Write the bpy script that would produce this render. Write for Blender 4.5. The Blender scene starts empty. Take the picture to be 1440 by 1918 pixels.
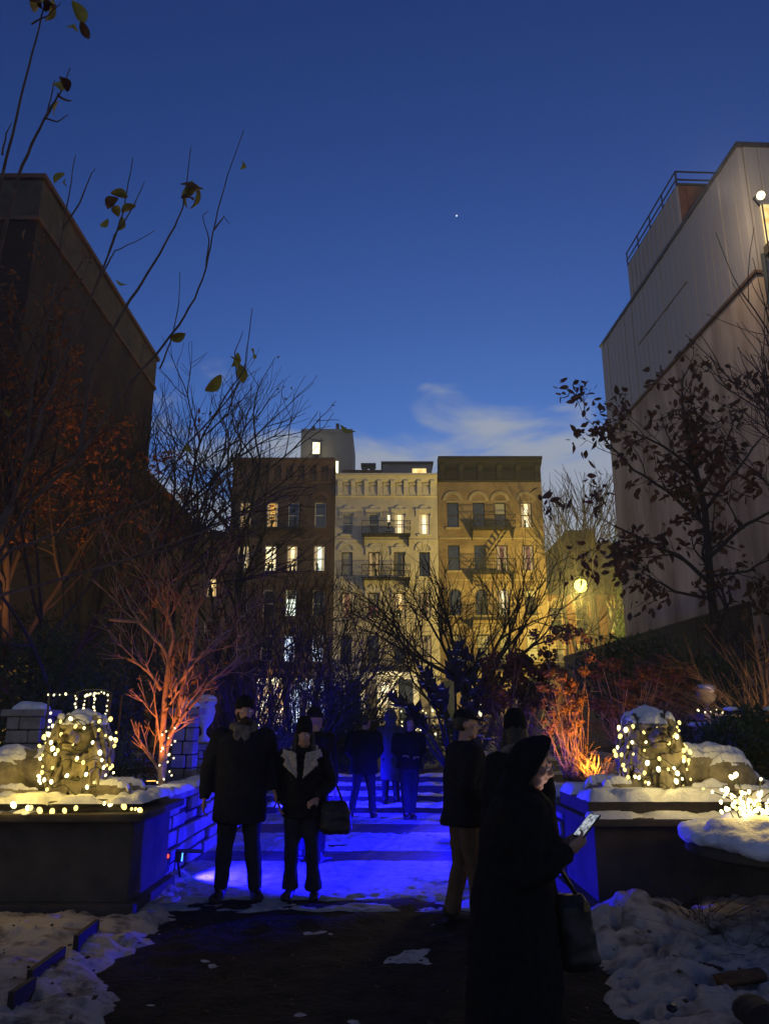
import bpy, bmesh, math, random
from mathutils import Vector, Matrix, noise
R = math.radians
sc = bpy.context.scene
COL = sc.collection
random.seed(7)

# ------------------------------------------------------------------ camera
PITCH = 15.3
cam = bpy.data.cameras.new('camera'); cam_o = bpy.data.objects.new('camera', cam); COL.objects.link(cam_o)
sc.camera = cam_o
cam.sensor_fit = 'VERTICAL'; cam.sensor_height = 24.0; cam.lens = 24.0 * 1450 / 1918
cam.clip_start = 0.05; cam.clip_end = 2000
EYE = Vector((0, 0, 1.62))
cam_o.location = EYE; cam_o.rotation_euler = (R(90 + PITCH), 0, 0)

# ------------------------------------------------------------------ world, sun, exposure
SUN_EL, SUN_ROT = 3.0, 8.0
CLOUD_AT = (0.77, 0.25, 0.15)
w = bpy.data.worlds.new('World'); sc.world = w; w.use_nodes = True
nt = w.node_tree; N = nt.nodes; L = nt.links
bg = N['Background']; bg.inputs[1].default_value = 0.066
sky = N.new('ShaderNodeTexSky'); sky.sky_type = 'NISHITA'; sky.sun_disc = False
sky.sun_elevation = R(SUN_EL); sky.sun_rotation = R(SUN_ROT); sky.ozone_density = 4.6; sky.air_density = 1.15; sky.dust_density = 0.35
tc = N.new('ShaderNodeTexCoord')
# thin dusk clouds low in the sky, by direction
mp = N.new('ShaderNodeMapping'); mp.inputs['Scale'].default_value = (1.5, 1.5, 4.2)
L.new(tc.outputs['Generated'], mp.inputs['Vector'])
nz = N.new('ShaderNodeTexNoise'); nz.inputs['Scale'].default_value = 3.0; nz.inputs['Detail'].default_value = 7; nz.inputs['Roughness'].default_value = 0.52; nz.inputs['Distortion'].default_value = 0.35
mp.inputs['Location'].default_value = CLOUD_AT
L.new(mp.outputs[0], nz.inputs['Vector'])
sep = N.new('ShaderNodeSeparateXYZ'); L.new(tc.outputs['Generated'], sep.inputs[0])
el = N.new('ShaderNodeMapRange'); el.inputs[1].default_value = 0.495; el.inputs[2].default_value = 0.295; el.clamp = True
L.new(sep.outputs['Z'], el.inputs[0])
thr = N.new('ShaderNodeMath'); thr.operation = 'MULTIPLY_ADD'; thr.inputs[1].default_value = 0.40; thr.inputs[2].default_value = -0.28
L.new(el.outputs[0], thr.inputs[0])
ad = N.new('ShaderNodeMath'); ad.operation = 'ADD'; L.new(nz.outputs['Fac'], ad.inputs[0]); L.new(thr.outputs[0], ad.inputs[1])
cr = N.new('ShaderNodeMapRange'); cr.inputs[1].default_value = 0.46; cr.inputs[2].default_value = 0.63; cr.interpolation_type = 'SMOOTHSTEP'
L.new(ad.outputs[0], cr.inputs[0])
cm = N.new('ShaderNodeMath'); cm.operation = 'MULTIPLY'; cm.inputs[1].default_value = 0.88; L.new(cr.outputs[0], cm.inputs[0])
mix = N.new('ShaderNodeMix'); mix.data_type = 'RGBA'
mix.inputs['B'].default_value = (5.4, 6.0, 7.0, 1)
# blue hour: the Nishita sky's blue channel, deepened, drives the whole dome
def _m(op, a, b=None, c=None):
    n_ = N.new('ShaderNodeMath'); n_.operation = op
    for i_, q_ in enumerate((a, b, c)):
        if q_ is None: continue
        if isinstance(q_, (int, float)): n_.inputs[i_].default_value = q_
        else: L.new(q_, n_.inputs[i_])
    return n_.outputs[0]
srgb = N.new('ShaderNodeSeparateColor'); L.new(sky.outputs[0], srgb.inputs[0])
bb_ = _m('MINIMUM', _m('MULTIPLY', _m('POWER', srgb.outputs['Blue'], 1.65), 2.7), 9.0)
crgb = N.new('ShaderNodeCombineColor')
L.new(_m('MULTIPLY', bb_, _m('MULTIPLY_ADD', bb_, 0.0088, 0.050)), crgb.inputs['Red']); L.new(_m('MULTIPLY', bb_, _m('MULTIPLY_ADD', bb_, 0.0185, 0.18)), crgb.inputs['Green']); L.new(bb_, crgb.inputs['Blue'])
L.new(cm.outputs[0], mix.inputs['Factor']); L.new(crgb.outputs[0], mix.inputs['A'])
# the evening star
_d = (Vector((1, 0, 0))*(135/1450) + Vector((0, -math.sin(R(PITCH)), math.cos(R(PITCH))))*(555/1450) + Vector((0, math.cos(R(PITCH)), math.sin(R(PITCH))))).normalized()
dt = N.new('ShaderNodeVectorMath'); dt.operation = 'DOT_PRODUCT'; dt.inputs[1].default_value = _d; L.new(tc.outputs['Generated'], dt.inputs[0])
star = _m('MULTIPLY', _m('GREATER_THAN', dt.outputs['Value'], math.cos(0.0011)), 12.0)
sa = N.new('ShaderNodeMix'); sa.data_type = 'RGBA'; sa.blend_type = 'ADD'; sa.inputs['Factor'].default_value = 1.0; L.new(mix.outputs['Result'], sa.inputs['A']); L.new(star, sa.inputs['B'])
L.new(sa.outputs['Result'], bg.inputs[0])
# dusk after-glow: one weak, soft sun, already down behind the houses
sd = bpy.data.lights.new('sun', 'SUN'); sun = bpy.data.objects.new('sun', sd); COL.objects.link(sun)
sd.energy = 0.05; sd.angle = R(20); sd.color = (1.0, 0.80, 0.62)
_a = R(SUN_ROT); _v = Vector((math.sin(_a) * math.cos(R(6)), math.cos(_a) * math.cos(R(6)), math.sin(R(6))))
sun.rotation_euler = (-_v).to_track_quat('-Z', 'Y').to_euler(); sun.location = _v * 60 + Vector((0, 0, 10))
vs = sc.view_settings; vs.view_transform = 'Standard'; vs.look = 'None'; vs.exposure = 0.0; vs.gamma = 1.0; vs.use_curve_mapping = False
cy = sc.cycles
cy.use_denoising = True; cy.max_bounces = 5; cy.diffuse_bounces = 3; cy.glossy_bounces = 3; cy.transmission_bounces = 4; cy.transparent_max_bounces = 6
cy.sample_clamp_indirect = 1.5; cy.sample_clamp_direct = 0; cy.caustics_reflective = False; cy.caustics_refractive = False; cy.use_light_tree = True

# ------------------------------------------------------------------ helpers
_p = R(PITCH); FWD = Vector((0, math.cos(_p), math.sin(_p))); UP = Vector((0, -math.sin(_p), math.cos(_p)))
def ray(px, py): return Vector((1, 0, 0)) * ((px - 720) / 1450) + UP * ((959 - py) / 1450) + FWD
def at(px, py, Y):            # where the sight line of a photo pixel meets the vertical plane y = Y
    d = ray(px, py); return EYE + d * (Y / d.y)
def atz(px, py, z):
    d = ray(px, py); return EYE + d * ((z - EYE.z) / d.z)
WL = {}
def tag(o, label=None, cat=None, group=None, kind=None):
    if label: o['label'] = label
    if cat: o['category'] = cat
    if group: o['group'] = group
    if kind: o['kind'] = kind
    return o
def empty(name, loc, label, cat, group=None, rz=0.0):
    o = bpy.data.objects.new(name, None); COL.objects.link(o); o.location = loc; o.rotation_euler = (0, 0, rz)
    o.empty_display_size = 0.1; WL[o.name] = Vector(loc); return tag(o, label, cat, group)
def link(name, me, mat, parent=None, local=False):
    o = bpy.data.objects.new(name, me); COL.objects.link(o)
    if mat is not None:
        if len(me.materials) == 0: me.materials.append(mat)
    if parent is not None:
        o.parent = parent
        if not local:
            off = WL.get(parent.name, Vector()); me.transform(Matrix.Translation(-off)); WL[o.name] = off
        else: WL[o.name] = Vector()
    return o
def lamp(kind, loc, power, color, radius=0.05, parent=None, name='lamp_light', target=None, spot=70, blend=0.5):
    d = bpy.data.lights.new(name, kind); o = bpy.data.objects.new(name, d); COL.objects.link(o)
    d.energy = power; d.color = color; d.shadow_soft_size = radius
    loc = Vector(loc); off = WL.get(parent.name, Vector()) if parent else Vector()
    o.location = loc - off; o.parent = parent
    if target is not None: o.rotation_euler = (Vector(target) - loc).to_track_quat('-Z', 'Y').to_euler()
    if kind == 'SPOT': d.spot_size = R(spot); d.spot_blend = blend
    return o
class MB:
    def __init__(s): s.v = []; s.f = []
    def add(s, vs, fs):
        b = len(s.v); s.v.extend([tuple(x) for x in vs]); s.f.extend([tuple(b + i for i in f) for f in fs]); return s
    def box(s, x0, x1, y0, y1, z0, z1):
        return s.add([(x0,y0,z0),(x1,y0,z0),(x1,y1,z0),(x0,y1,z0),(x0,y0,z1),(x1,y0,z1),(x1,y1,z1),(x0,y1,z1)],
                     [(0,3,2,1),(4,5,6,7),(0,1,5,4),(1,2,6,5),(2,3,7,6),(3,0,4,7)])
    def bar(s, a, b, r): return s.tube([a, b], [r, r], 6)
    def tube(s, pts, rad, n=6, cap=True):
        pts = [Vector(p) for p in pts]; m = len(pts); vs = []
        if isinstance(rad, (int, float)): rad = [rad] * m
        t = (pts[1] - pts[0]).normalized(); ref = Vector((0, 0, 1)) if abs(t.z) < 0.9 else Vector((1, 0, 0))
        u = t.cross(ref).normalized()
        for i, p in enumerate(pts):
            t = (pts[min(i + 1, m - 1)] - pts[max(i - 1, 0)])
            if t.length < 1e-9: t = Vector((0, 0, 1))
            t.normalize(); u = (u - t * u.dot(t)); u = u.normalized() if u.length > 1e-6 else t.orthogonal().normalized(); q = t.cross(u)
            r = rad[i]; ra, rb = (r if isinstance(r, tuple) else (r, r))
            for k in range(n):
                a = 2 * math.pi * k / n; vs.append(p + u * (ra * math.cos(a)) + q * (rb * math.sin(a)))
        fs = [(i*n+k, i*n+(k+1)%n, (i+1)*n+(k+1)%n, (i+1)*n+k) for i in range(m-1) for k in range(n)]
        if cap: fs += [tuple(reversed(range(n))), tuple((m-1)*n+k for k in range(n))]
        return s.add(vs, fs)
    def loft(s, rings, n=20):       # horizontal ellipses (cx,cy,cz,rx,ry), from the bottom up
        vs = []
        for (cx, cy_, cz, rx, ry) in rings:
            for k in range(n):
                a = 2*math.pi*k/n; vs.append((cx + rx*math.cos(a), cy_ + ry*math.sin(a), cz))
        m = len(rings)
        fs = [(i*n+k, i*n+(k+1)%n, (i+1)*n+(k+1)%n, (i+1)*n+k) for i in range(m-1) for k in range(n)]
        fs += [tuple(reversed(range(n))), tuple((m-1)*n+k for k in range(n))]
        return s.add(vs, fs)
    def lathe(s, prof, c=(0,0,0), n=20): return s.loft([(c[0], c[1], c[2]+z, r, r) for r, z in prof], n)
    def ell(s, c, r, rot=None, nu=14, nv=9):
        M = rot if rot is not None else Matrix.Identity(3); c = Vector(c); vs = [c + M @ Vector((0,0,-r[2]))]
        for i in range(1, nv):
            ph = -math.pi/2 + math.pi*i/nv
            for k in range(nu):
                a = 2*math.pi*k/nu; vs.append(c + M @ Vector((r[0]*math.cos(ph)*math.cos(a), r[1]*math.cos(ph)*math.sin(a), r[2]*math.sin(ph))))
        vs.append(c + M @ Vector((0,0,r[2]))); t = len(vs)-1
        fs = [(0, 1+(k+1)%nu, 1+k) for k in range(nu)]
        for i in range(nv-2):
            for k in range(nu): fs.append((1+i*nu+k, 1+i*nu+(k+1)%nu, 1+(i+1)*nu+(k+1)%nu, 1+(i+1)*nu+k))
        fs += [(t, 1+(nv-2)*nu+k, 1+(nv-2)*nu+(k+1)%nu) for k in range(nu)]
        return s.add(vs, fs)
    def prism(s, poly, a0, a1, axis='y'):   # polygon in the other two axes, extruded
        def mk(p, a): return (p[0], a, p[1]) if axis == 'y' else ((a, p[0], p[1]) if axis == 'x' else (p[0], p[1], a))
        n = len(poly); vs = [mk(p, a0) for p in poly] + [mk(p, a1) for p in poly]
        return s.add(vs, [tuple(range(n)), tuple(reversed(range(n, 2*n)))] + [(i, (i+1)%n, n+(i+1)%n, n+i)[::-1] for i in range(n)])
    def mesh(s, name='m', smooth=False):
        me = bpy.data.meshes.new(name); me.from_pydata(s.v, [], s.f); me.validate(); me.update()
        if smooth: me.shade_smooth()
        return me
    def build(s, name, mat, parent=None, smooth=False, local=False, bevel=0):
        me = s.mesh(name, smooth)
        bm = bmesh.new(); bm.from_mesh(me); bmesh.ops.recalc_face_normals(bm, faces=bm.faces)
        if bevel:
            bmesh.ops.bevel(bm, geom=[e for e in bm.edges if len(e.link_faces) == 2 and e.calc_face_angle(0) > 0.6], offset=bevel, segments=2, affect='EDGES', profile=0.6)
        bm.to_mesh(me); bm.free()
        return link(name, me, mat, parent, local)
    def move(s, M): s.v = [tuple(M @ Vector(v)) for v in s.v]; return s
    def join(s, o): return s.add(o.v, o.f)
def fuse(mb, voxel=0.012, smooth=4, rough=0.0, rs=9.0, seed=0.0):     # one continuous skin over overlapping solids
    me = mb.mesh('tmp'); bm = bmesh.new(); bm.from_mesh(me); bmesh.ops.recalc_face_normals(bm, faces=bm.faces); bm.to_mesh(me); bm.free()
    o = bpy.data.objects.new('tmp', me); COL.objects.link(o)
    m = o.modifiers.new('r', 'REMESH'); m.mode = 'VOXEL'; m.voxel_size = voxel; m.use_smooth_shade = True
    if smooth:
        q = o.modifiers.new('s', 'SMOOTH'); q.iterations = smooth; q.factor = 0.5
    dg = bpy.context.evaluated_depsgraph_get(); ev = o.evaluated_get(dg); out = bpy.data.meshes.new_from_object(ev)
    bpy.data.objects.remove(o); bpy.data.meshes.remove(me)
    if rough:
        nv = len(out.vertices); nl = [v.normal.copy() for v in out.vertices]
        for v, n_ in zip(out.vertices, nl):
            v.co += n_ * (rough * noise.fractal(v.co * rs + Vector((seed, 0, 0)), 1.0, 2.0, 3))
        out.update()
    out.shade_smooth()
    return out
def snow_on(o, thr=0.5, thick=0.03, name='snow_cap', mat=None, parent=None, keep=None, seed=0.0, patch=-9):
    """snow lying on the upward faces of a mesh object, thinning out at its ragged edge"""
    bm = bmesh.new(); bm.from_mesh(o.data)
    def ok(f):
        c = f.calc_center_median()
        if f.normal.z < thr + 0.22 * noise.noise(c * 9 + Vector((seed, 0, 0))): return False
        if noise.noise(c * 5.0 + Vector((seed + 7, 3, 0))) < patch: return False
        return keep is None or keep(c)
    bmesh.ops.delete(bm, geom=[f for f in bm.faces if not ok(f)], context='FACES')
    dist = {v.index: (0 if v.is_boundary else 99) for v in bm.verts}
    bm.verts.index_update(); dist = [0 if v.is_boundary else 99 for v in bm.verts]
    for _ in range(5):
        for v in bm.verts:
            for e in v.link_edges: dist[v.index] = min(dist[v.index], dist[e.other_vert(v).index] + 1)
    for v in bm.verts:
        k = min(dist[v.index], 5) / 5.0
        h = -0.006 + (k ** 0.5) * thick * (1.0 + 0.45 * noise.noise(v.co * 14 + Vector((seed, 0, 5))))
        v.co.z += h
    me = bpy.data.meshes.new(name); bm.to_mesh(me); bm.free(); me.shade_smooth()
    s = bpy.data.objects.new(name, me); COL.objects.link(s); s['kind'] = 'stuff'; me.materials.clear(); me.materials.append(mat); s.parent = parent
    WL[s.name] = WL.get(parent.name, Vector()) if parent else Vector()
    return s

# ------------------------------------------------------------------ materials
MATS = {}
def mat(name, c1, c2=None, rough=0.85, scale=6.0, bump=0.0, bscale=40.0, metal=0.0, spec=0.35, detail=5, stretch=None, contrast=(0.35, 0.65), coat=0.0):
    m = bpy.data.materials.new(name); m.use_nodes = True; n = m.node_tree.nodes; l = m.node_tree.links; b = n['Principled BSDF']
    b.inputs['Roughness'].default_value = rough; b.inputs['Metallic'].default_value = metal; b.inputs['Specular IOR Level'].default_value = spec
    b.inputs['Coat Weight'].default_value = coat
    t = n.new('ShaderNodeTexCoord'); g = n.new('ShaderNodeMapping'); l.new(t.outputs['Object'], g.inputs[0])
    if stretch: g.inputs['Scale'].default_value = stretch
    if c2 is not None:
        z = n.new('ShaderNodeTexNoise'); z.inputs['Scale'].default_value = scale; z.inputs['Detail'].default_value = detail; z.inputs['Roughness'].default_value = 0.6
        l.new(g.outputs[0], z.inputs['Vector'])
        r = n.new('ShaderNodeMapRange'); r.inputs[1].default_value = contrast[0]; r.inputs[2].default_value = contrast[1]; l.new(z.outputs['Fac'], r.inputs[0])
        x = n.new('ShaderNodeMix'); x.data_type = 'RGBA'; x.inputs['A'].default_value = (*c1, 1); x.inputs['B'].default_value = (*c2, 1)
        l.new(r.outputs[0], x.inputs['Factor']); l.new(x.outputs['Result'], b.inputs['Base Color'])
    else: b.inputs['Base Color'].default_value = (*c1, 1)
    if bump:
        z2 = n.new('ShaderNodeTexNoise'); z2.inputs['Scale'].default_value = bscale; z2.inputs['Detail'].default_value = 6; l.new(g.outputs[0], z2.inputs['Vector'])
        bp = n.new('ShaderNodeBump'); bp.inputs['Strength'].default_value = 1.0; bp.inputs['Distance'].default_value = bump; l.new(z2.outputs['Fac'], bp.inputs['Height']); l.new(bp.outputs[0], b.inputs['Normal'])
    MATS[name] = m; return m
def brick_mat(name, c1, c2, mortar, axes='xz', rough=0.9, grime=(0.5, 0.42, 0.36), gs=0.35, bw=0.215, bh=0.075):
    m = mat(name, c1, None, rough); n = m.node_tree.nodes; l = m.node_tree.links; b = n['Principled BSDF']
    t = [x for x in n if x.type == 'TEX_COORD'][0]; sp = n.new('ShaderNodeSeparateXYZ'); l.new(t.outputs['Object'], sp.inputs[0])
    cb = n.new('ShaderNodeCombineXYZ'); l.new(sp.outputs['X' if axes[0] == 'x' else 'Y'], cb.inputs[0]); l.new(sp.outputs['Z'], cb.inputs[1])
    bt = n.new('ShaderNodeTexBrick'); l.new(cb.outputs[0], bt.inputs['Vector'])
    bt.inputs['Scale'].default_value = 1.0; bt.inputs['Brick Width'].default_value = bw; bt.inputs['Row Height'].default_value = bh; bt.inputs['Mortar Size'].default_value = 0.008
    bt.inputs['Color1'].default_value = (*c1, 1); bt.inputs['Color2'].default_value = (*c2, 1); bt.inputs['Mortar'].default_value = (*mortar, 1)
    z = n.new('ShaderNodeTexNoise'); z.inputs['Scale'].default_value = gs; z.inputs['Detail'].default_value = 8; z.inputs['Roughness'].default_value = 0.65; l.new(t.outputs['Object'], z.inputs['Vector'])
    r = n.new('ShaderNodeMapRange'); r.inputs[1].default_value = 0.40; r.inputs[2].default_value = 0.68; l.new(z.outputs['Fac'], r.inputs[0])
    x = n.new('ShaderNodeMix'); x.data_type = 'RGBA'; x.blend_type = 'MULTIPLY'; x.inputs['B'].default_value = (*grime, 1)
    l.new(r.outputs[0], x.inputs['Factor']); l.new(bt.outputs['Color'], x.inputs['A']); l.new(x.outputs['Result'], b.inputs['Base Color'])
    bp = n.new('ShaderNodeBump'); bp.inputs['Distance'].default_value = 0.006; bp.inputs['Strength'].default_value = 1.0; l.new(bt.outputs['Fac'], bp.inputs['Height']); bp.invert = True; l.new(bp.outputs[0], b.inputs['Normal'])
    return m
def emit(name, col, strength, c2=None, scale=2.0, sample=False, stretch=None, lo=0.3):
    m = bpy.data.materials.new(name); m.use_nodes = True; n = m.node_tree.nodes; l = m.node_tree.links
    for x in list(n):
        if x.type == 'BSDF_PRINCIPLED': n.remove(x)
    e = n.new('ShaderNodeEmission'); e.inputs[0].default_value = (*col, 1); e.inputs[1].default_value = strength
    l.new(e.outputs[0], [x for x in n if x.type == 'OUTPUT_MATERIAL'][0].inputs['Surface'])
    if c2 is not None:
        t = n.new('ShaderNodeTexCoord'); g = n.new('ShaderNodeMapping'); l.new(t.outputs['Object'], g.inputs[0])
        if stretch: g.inputs['Scale'].default_value = stretch
        z = n.new('ShaderNodeTexNoise'); z.inputs['Scale'].default_value = scale; z.inputs['Detail'].default_value = 3; l.new(g.outputs[0], z.inputs['Vector'])
        r = n.new('ShaderNodeMapRange'); r.inputs[1].default_value = 0.36; r.inputs[2].default_value = 0.62; l.new(z.outputs['Fac'], r.inputs[0])
        x = n.new('ShaderNodeMix'); x.data_type = 'RGBA'; x.inputs['A'].default_value = (*c2, 1); x.inputs['B'].default_value = (*col, 1)
        l.new(r.outputs[0], x.inputs['Factor']); l.new(x.outputs['Result'], e.inputs[0])
    m.cycles.emission_sampling = 'AUTO' if sample else 'NONE'
    MATS[name] = m; return m
def glass_mat(name, tint, rough=0.06):
    return mat(name, tint, tuple(c * 1.7 for c in tint), rough=rough, scale=1.2, spec=0.8)
M = MATS
mat('snow', (0.80, 0.80, 0.82), (0.66, 0.66, 0.69), rough=0.7, scale=9, bump=0.012, bscale=55, spec=0.3)
mat('dirty_snow', (0.54, 0.46, 0.385), (0.05, 0.037, 0.028), rough=0.8, scale=4.5, bump=0.02, bscale=110, contrast=(0.50, 0.70), detail=10)
mat('path_snow', (0.42, 0.42, 0.44), (0.16, 0.15, 0.15), rough=0.75, scale=10, bump=0.015, bscale=90, contrast=(0.45, 0.75), detail=9)
mat('dirt', (0.010, 0.008, 0.007), (0.030, 0.023, 0.019), rough=0.95, scale=5, bump=0.03, bscale=22, spec=0.15)
mat('asphalt', (0.035, 0.035, 0.037), (0.06, 0.058, 0.056), rough=0.85, scale=3, bump=0.004, bscale=90)
mat('paving', (0.17, 0.16, 0.15), (0.25, 0.24, 0.22), rough=0.9, scale=2, bump=0.004, bscale=60)
mat('kerb_stone', (0.22, 0.21, 0.2), (0.3, 0.29, 0.27), rough=0.9, scale=4)
mat('plinth_stone', (0.085, 0.066, 0.046), (0.045, 0.036, 0.026), rough=0.9, scale=3.5, bump=0.006, bscale=45)
mat('lion_stone', (0.30, 0.255, 0.17), (0.12, 0.10, 0.065), rough=0.85, scale=7, bump=0.006, bscale=60)
mat('field_stone', (0.30, 0.27, 0.24), (0.17, 0.15, 0.13), rough=0.9, scale=4, bump=0.01, bscale=30)
mat('dark_timber', (0.035, 0.024, 0.017), (0.02, 0.014, 0.01), rough=0.85, scale=8, stretch=(1, 8, 8))
mat('timber', (0.14, 0.07, 0.03), (0.07, 0.035, 0.017), rough=0.8, scale=5, stretch=(1, 9, 9))
mat('black_iron', (0.012, 0.012, 0.013), None, rough=0.5, metal=0.6)
mat('dark_metal', (0.03, 0.032, 0.036), (0.055, 0.057, 0.06), rough=0.5, scale=4, metal=0.3)
mat('wire_green', (0.01, 0.02, 0.01), None, rough=0.6)
mat('bark', (0.17, 0.11, 0.08), (0.09, 0.06, 0.046), rough=0.9, scale=14, bump=0.006, bscale=60)
mat('pale_bark', (0.30, 0.21, 0.15), (0.16, 0.105, 0.075), rough=0.85, scale=16, bump=0.004, bscale=60)
mat('dark_bark', (0.022, 0.017, 0.016), (0.035, 0.027, 0.024), rough=0.9, scale=12)
mat('twig', (0.06, 0.043, 0.036), (0.03, 0.022, 0.02), rough=0.9, scale=9)
mat('dead_leaf', (0.12, 0.06, 0.03), (0.055, 0.028, 0.015), rough=0.85, scale=3)
mat('rust_leaf', (0.20, 0.085, 0.024), (0.09, 0.04, 0.014), rough=0.85, scale=2)
mat('yellow_leaf', (0.42, 0.34, 0.05), (0.28, 0.22, 0.04), rough=0.7, scale=12)
mat('brown_leaf', (0.10, 0.04, 0.02), (0.2, 0.09, 0.03), rough=0.8, scale=12)
mat('evergreen', (0.022, 0.045, 0.016), (0.045, 0.075, 0.022), rough=0.7, scale=3)
mat('boxwood', (0.03, 0.05, 0.018), (0.055, 0.085, 0.03), rough=0.6, scale=4)
mat('straw', (0.26, 0.17, 0.07), (0.13, 0.08, 0.03), rough=0.85, scale=6)
mat('dried_flower', (0.24, 0.13, 0.07), (0.12, 0.06, 0.035), rough=0.9, scale=25, bump=0.006, bscale=60)
mat('broad_leaf', (0.045, 0.036, 0.03), (0.022, 0.018, 0.017), rough=0.6, scale=9)
mat('cream_stucco', (0.56, 0.50, 0.40), (0.42, 0.37, 0.30), rough=0.9, scale=1.1, bump=0.004, bscale=30)
mat('cream_trim', (0.62, 0.56, 0.46), (0.50, 0.45, 0.37), rough=0.85, scale=3)
mat('brown_trim', (0.13, 0.07, 0.045), (0.08, 0.045, 0.03), rough=0.85, scale=3)
mat('dark_cornice', (0.005, 0.004, 0.004), (0.010, 0.008, 0.006), rough=0.75, scale=3)
mat('stone_trim', (0.34, 0.27, 0.17), (0.24, 0.19, 0.12), rough=0.9, scale=3)
mat('white_paint', (0.62, 0.60, 0.56), (0.5, 0.48, 0.45), rough=0.6, scale=5)
mat('dark_paint', (0.02, 0.018, 0.016), None, rough=0.5)
mat('roofing', (0.04, 0.04, 0.042), (0.06, 0.06, 0.06), rough=0.9, scale=1)
mat('stucco_wall', (0.62, 0.48, 0.37), (0.20, 0.135, 0.10), rough=0.95, scale=0.5, bump=0.01, bscale=8, stretch=(1, 1.6, 0.35), detail=9, contrast=(0.3, 0.68))
mat('metal_sheet', (0.34, 0.31, 0.29), (0.28, 0.255, 0.24), rough=0.55, scale=0.9, stretch=(1, 1, 0.25), metal=0.25)
mat('red_wood', (0.22, 0.075, 0.04), (0.14, 0.05, 0.028), rough=0.8, scale=4)
mat('grey_render', (0.26, 0.24, 0.22), (0.2, 0.185, 0.17), rough=0.9, scale=0.7)
mat('skin', (0.42, 0.24, 0.17), (0.36, 0.19, 0.13), rough=0.5, scale=20)
mat('black_wool', (0.008, 0.008, 0.009), (0.014, 0.014, 0.015), rough=0.95, scale=30, bump=0.003, bscale=220, spec=0.1)
mat('navy_wool', (0.010, 0.010, 0.014), (0.017, 0.017, 0.023), rough=0.95, scale=30, bump=0.003, bscale=220, spec=0.1)
mat('black_denim', (0.015, 0.015, 0.019), (0.026, 0.026, 0.032), rough=0.9, scale=20, spec=0.15)
mat('khaki', (0.12, 0.075, 0.042), (0.09, 0.055, 0.032), rough=0.9, scale=14, spec=0.15)
mat('leather', (0.014, 0.011, 0.01), None, rough=0.5)
mat('sheepskin', (0.50, 0.41, 0.32), (0.38, 0.30, 0.23), rough=0.95, scale=40, bump=0.01, bscale=90)
mat('scarf_plaid', (0.20, 0.16, 0.12), (0.06, 0.05, 0.045), rough=0.95, scale=18, bump=0.004, bscale=160)
mat('pale_coat', (0.075, 0.075, 0.09), (0.05, 0.05, 0.065), rough=0.9, scale=10)
mat('hair', (0.02, 0.013, 0.009), (0.035, 0.022, 0.015), rough=0.55, scale=30)
mat('beard', (0.03, 0.018, 0.012), None, rough=0.9)
mat('eye_white', (0.6, 0.58, 0.55), None, rough=0.2)
mat('phone_body', (0.015, 0.015, 0.017), None, rough=0.3)
mat('dark_glass', (0.012, 0.016, 0.026), (0.02, 0.026, 0.04), rough=0.05, scale=0.8, spec=0.8)
mat('blind', (0.34, 0.33, 0.30), (0.27, 0.26, 0.24), rough=0.8, scale=3)
mat('curtain', (0.28, 0.24, 0.18), (0.18, 0.15, 0.11), rough=0.9, scale=5, stretch=(9, 1, 0.6))
brick_mat('brown_brick', (0.115, 0.062, 0.042), (0.078, 0.042, 0.028), (0.09, 0.07, 0.055), gs=0.6)
brick_mat('tan_brick', (0.33, 0.235, 0.125), (0.25, 0.175, 0.09), (0.2, 0.16, 0.11), grime=(0.42, 0.36, 0.32), gs=0.5)
brick_mat('red_brick', (0.24, 0.10, 0.05), (0.17, 0.07, 0.04), (0.16, 0.12, 0.09))
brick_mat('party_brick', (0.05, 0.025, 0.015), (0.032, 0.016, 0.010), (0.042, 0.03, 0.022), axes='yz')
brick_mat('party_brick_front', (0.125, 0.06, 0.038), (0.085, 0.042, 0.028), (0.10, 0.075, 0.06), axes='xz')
emit('win_warm', (1.0, 0.80, 0.36), 1.5, (0.75, 0.42, 0.10), 1.8)
emit('win_cream', (1.0, 0.92, 0.62), 1.7, (0.9, 0.66, 0.28), 1.8)
emit('win_orange', (1.0, 0.55, 0.12), 1.1, (0.6, 0.24, 0.03), 2.0)
emit('win_white', (0.92, 1.0, 0.86), 1.6, (0.6, 0.72, 0.55), 2.2)
emit('win_red', (0.6, 0.26, 0.17), 0.5, (0.16, 0.05, 0.04), 2.6)
emit('win_dim', (0.40, 0.27, 0.10), 0.5, (0.05, 0.03, 0.015), 2.2)
emit('win_shop', (1.0, 0.86, 0.62), 2.6, (0.8, 0.45, 0.15), 1.5)
emit('win_cool', (0.75, 0.86, 1.0), 2.0, (0.4, 0.5, 0.75), 2.5)
emit('curtain_lit', (1.0, 0.70, 0.32), 0.5, (0.7, 0.42, 0.15), 5.0, stretch=(9, 1, 0.6))
emit('bulb', (1.0, 0.76, 0.20), 2.6)
emit('bulb_hot', (1.0, 0.84, 0.36), 7.0)
emit('bulb_white', (1.0, 0.86, 0.46), 2.4)
emit('sodium', (1.0, 0.88, 0.16), 4.0)
emit('lamp_white', (1.0, 0.90, 0.50), 2.6)
emit('blue_led', (0.08, 0.32, 1.0), 3.0)
emit('orange_led', (1.0, 0.45, 0.08), 3.0)
emit('red_led', (1.0, 0.05, 0.03), 3.0)
emit('screen', (0.85, 0.92, 1.0), 0.6, (0.15, 0.18, 0.24), 60.0)
HAZE = 0.0018
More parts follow.
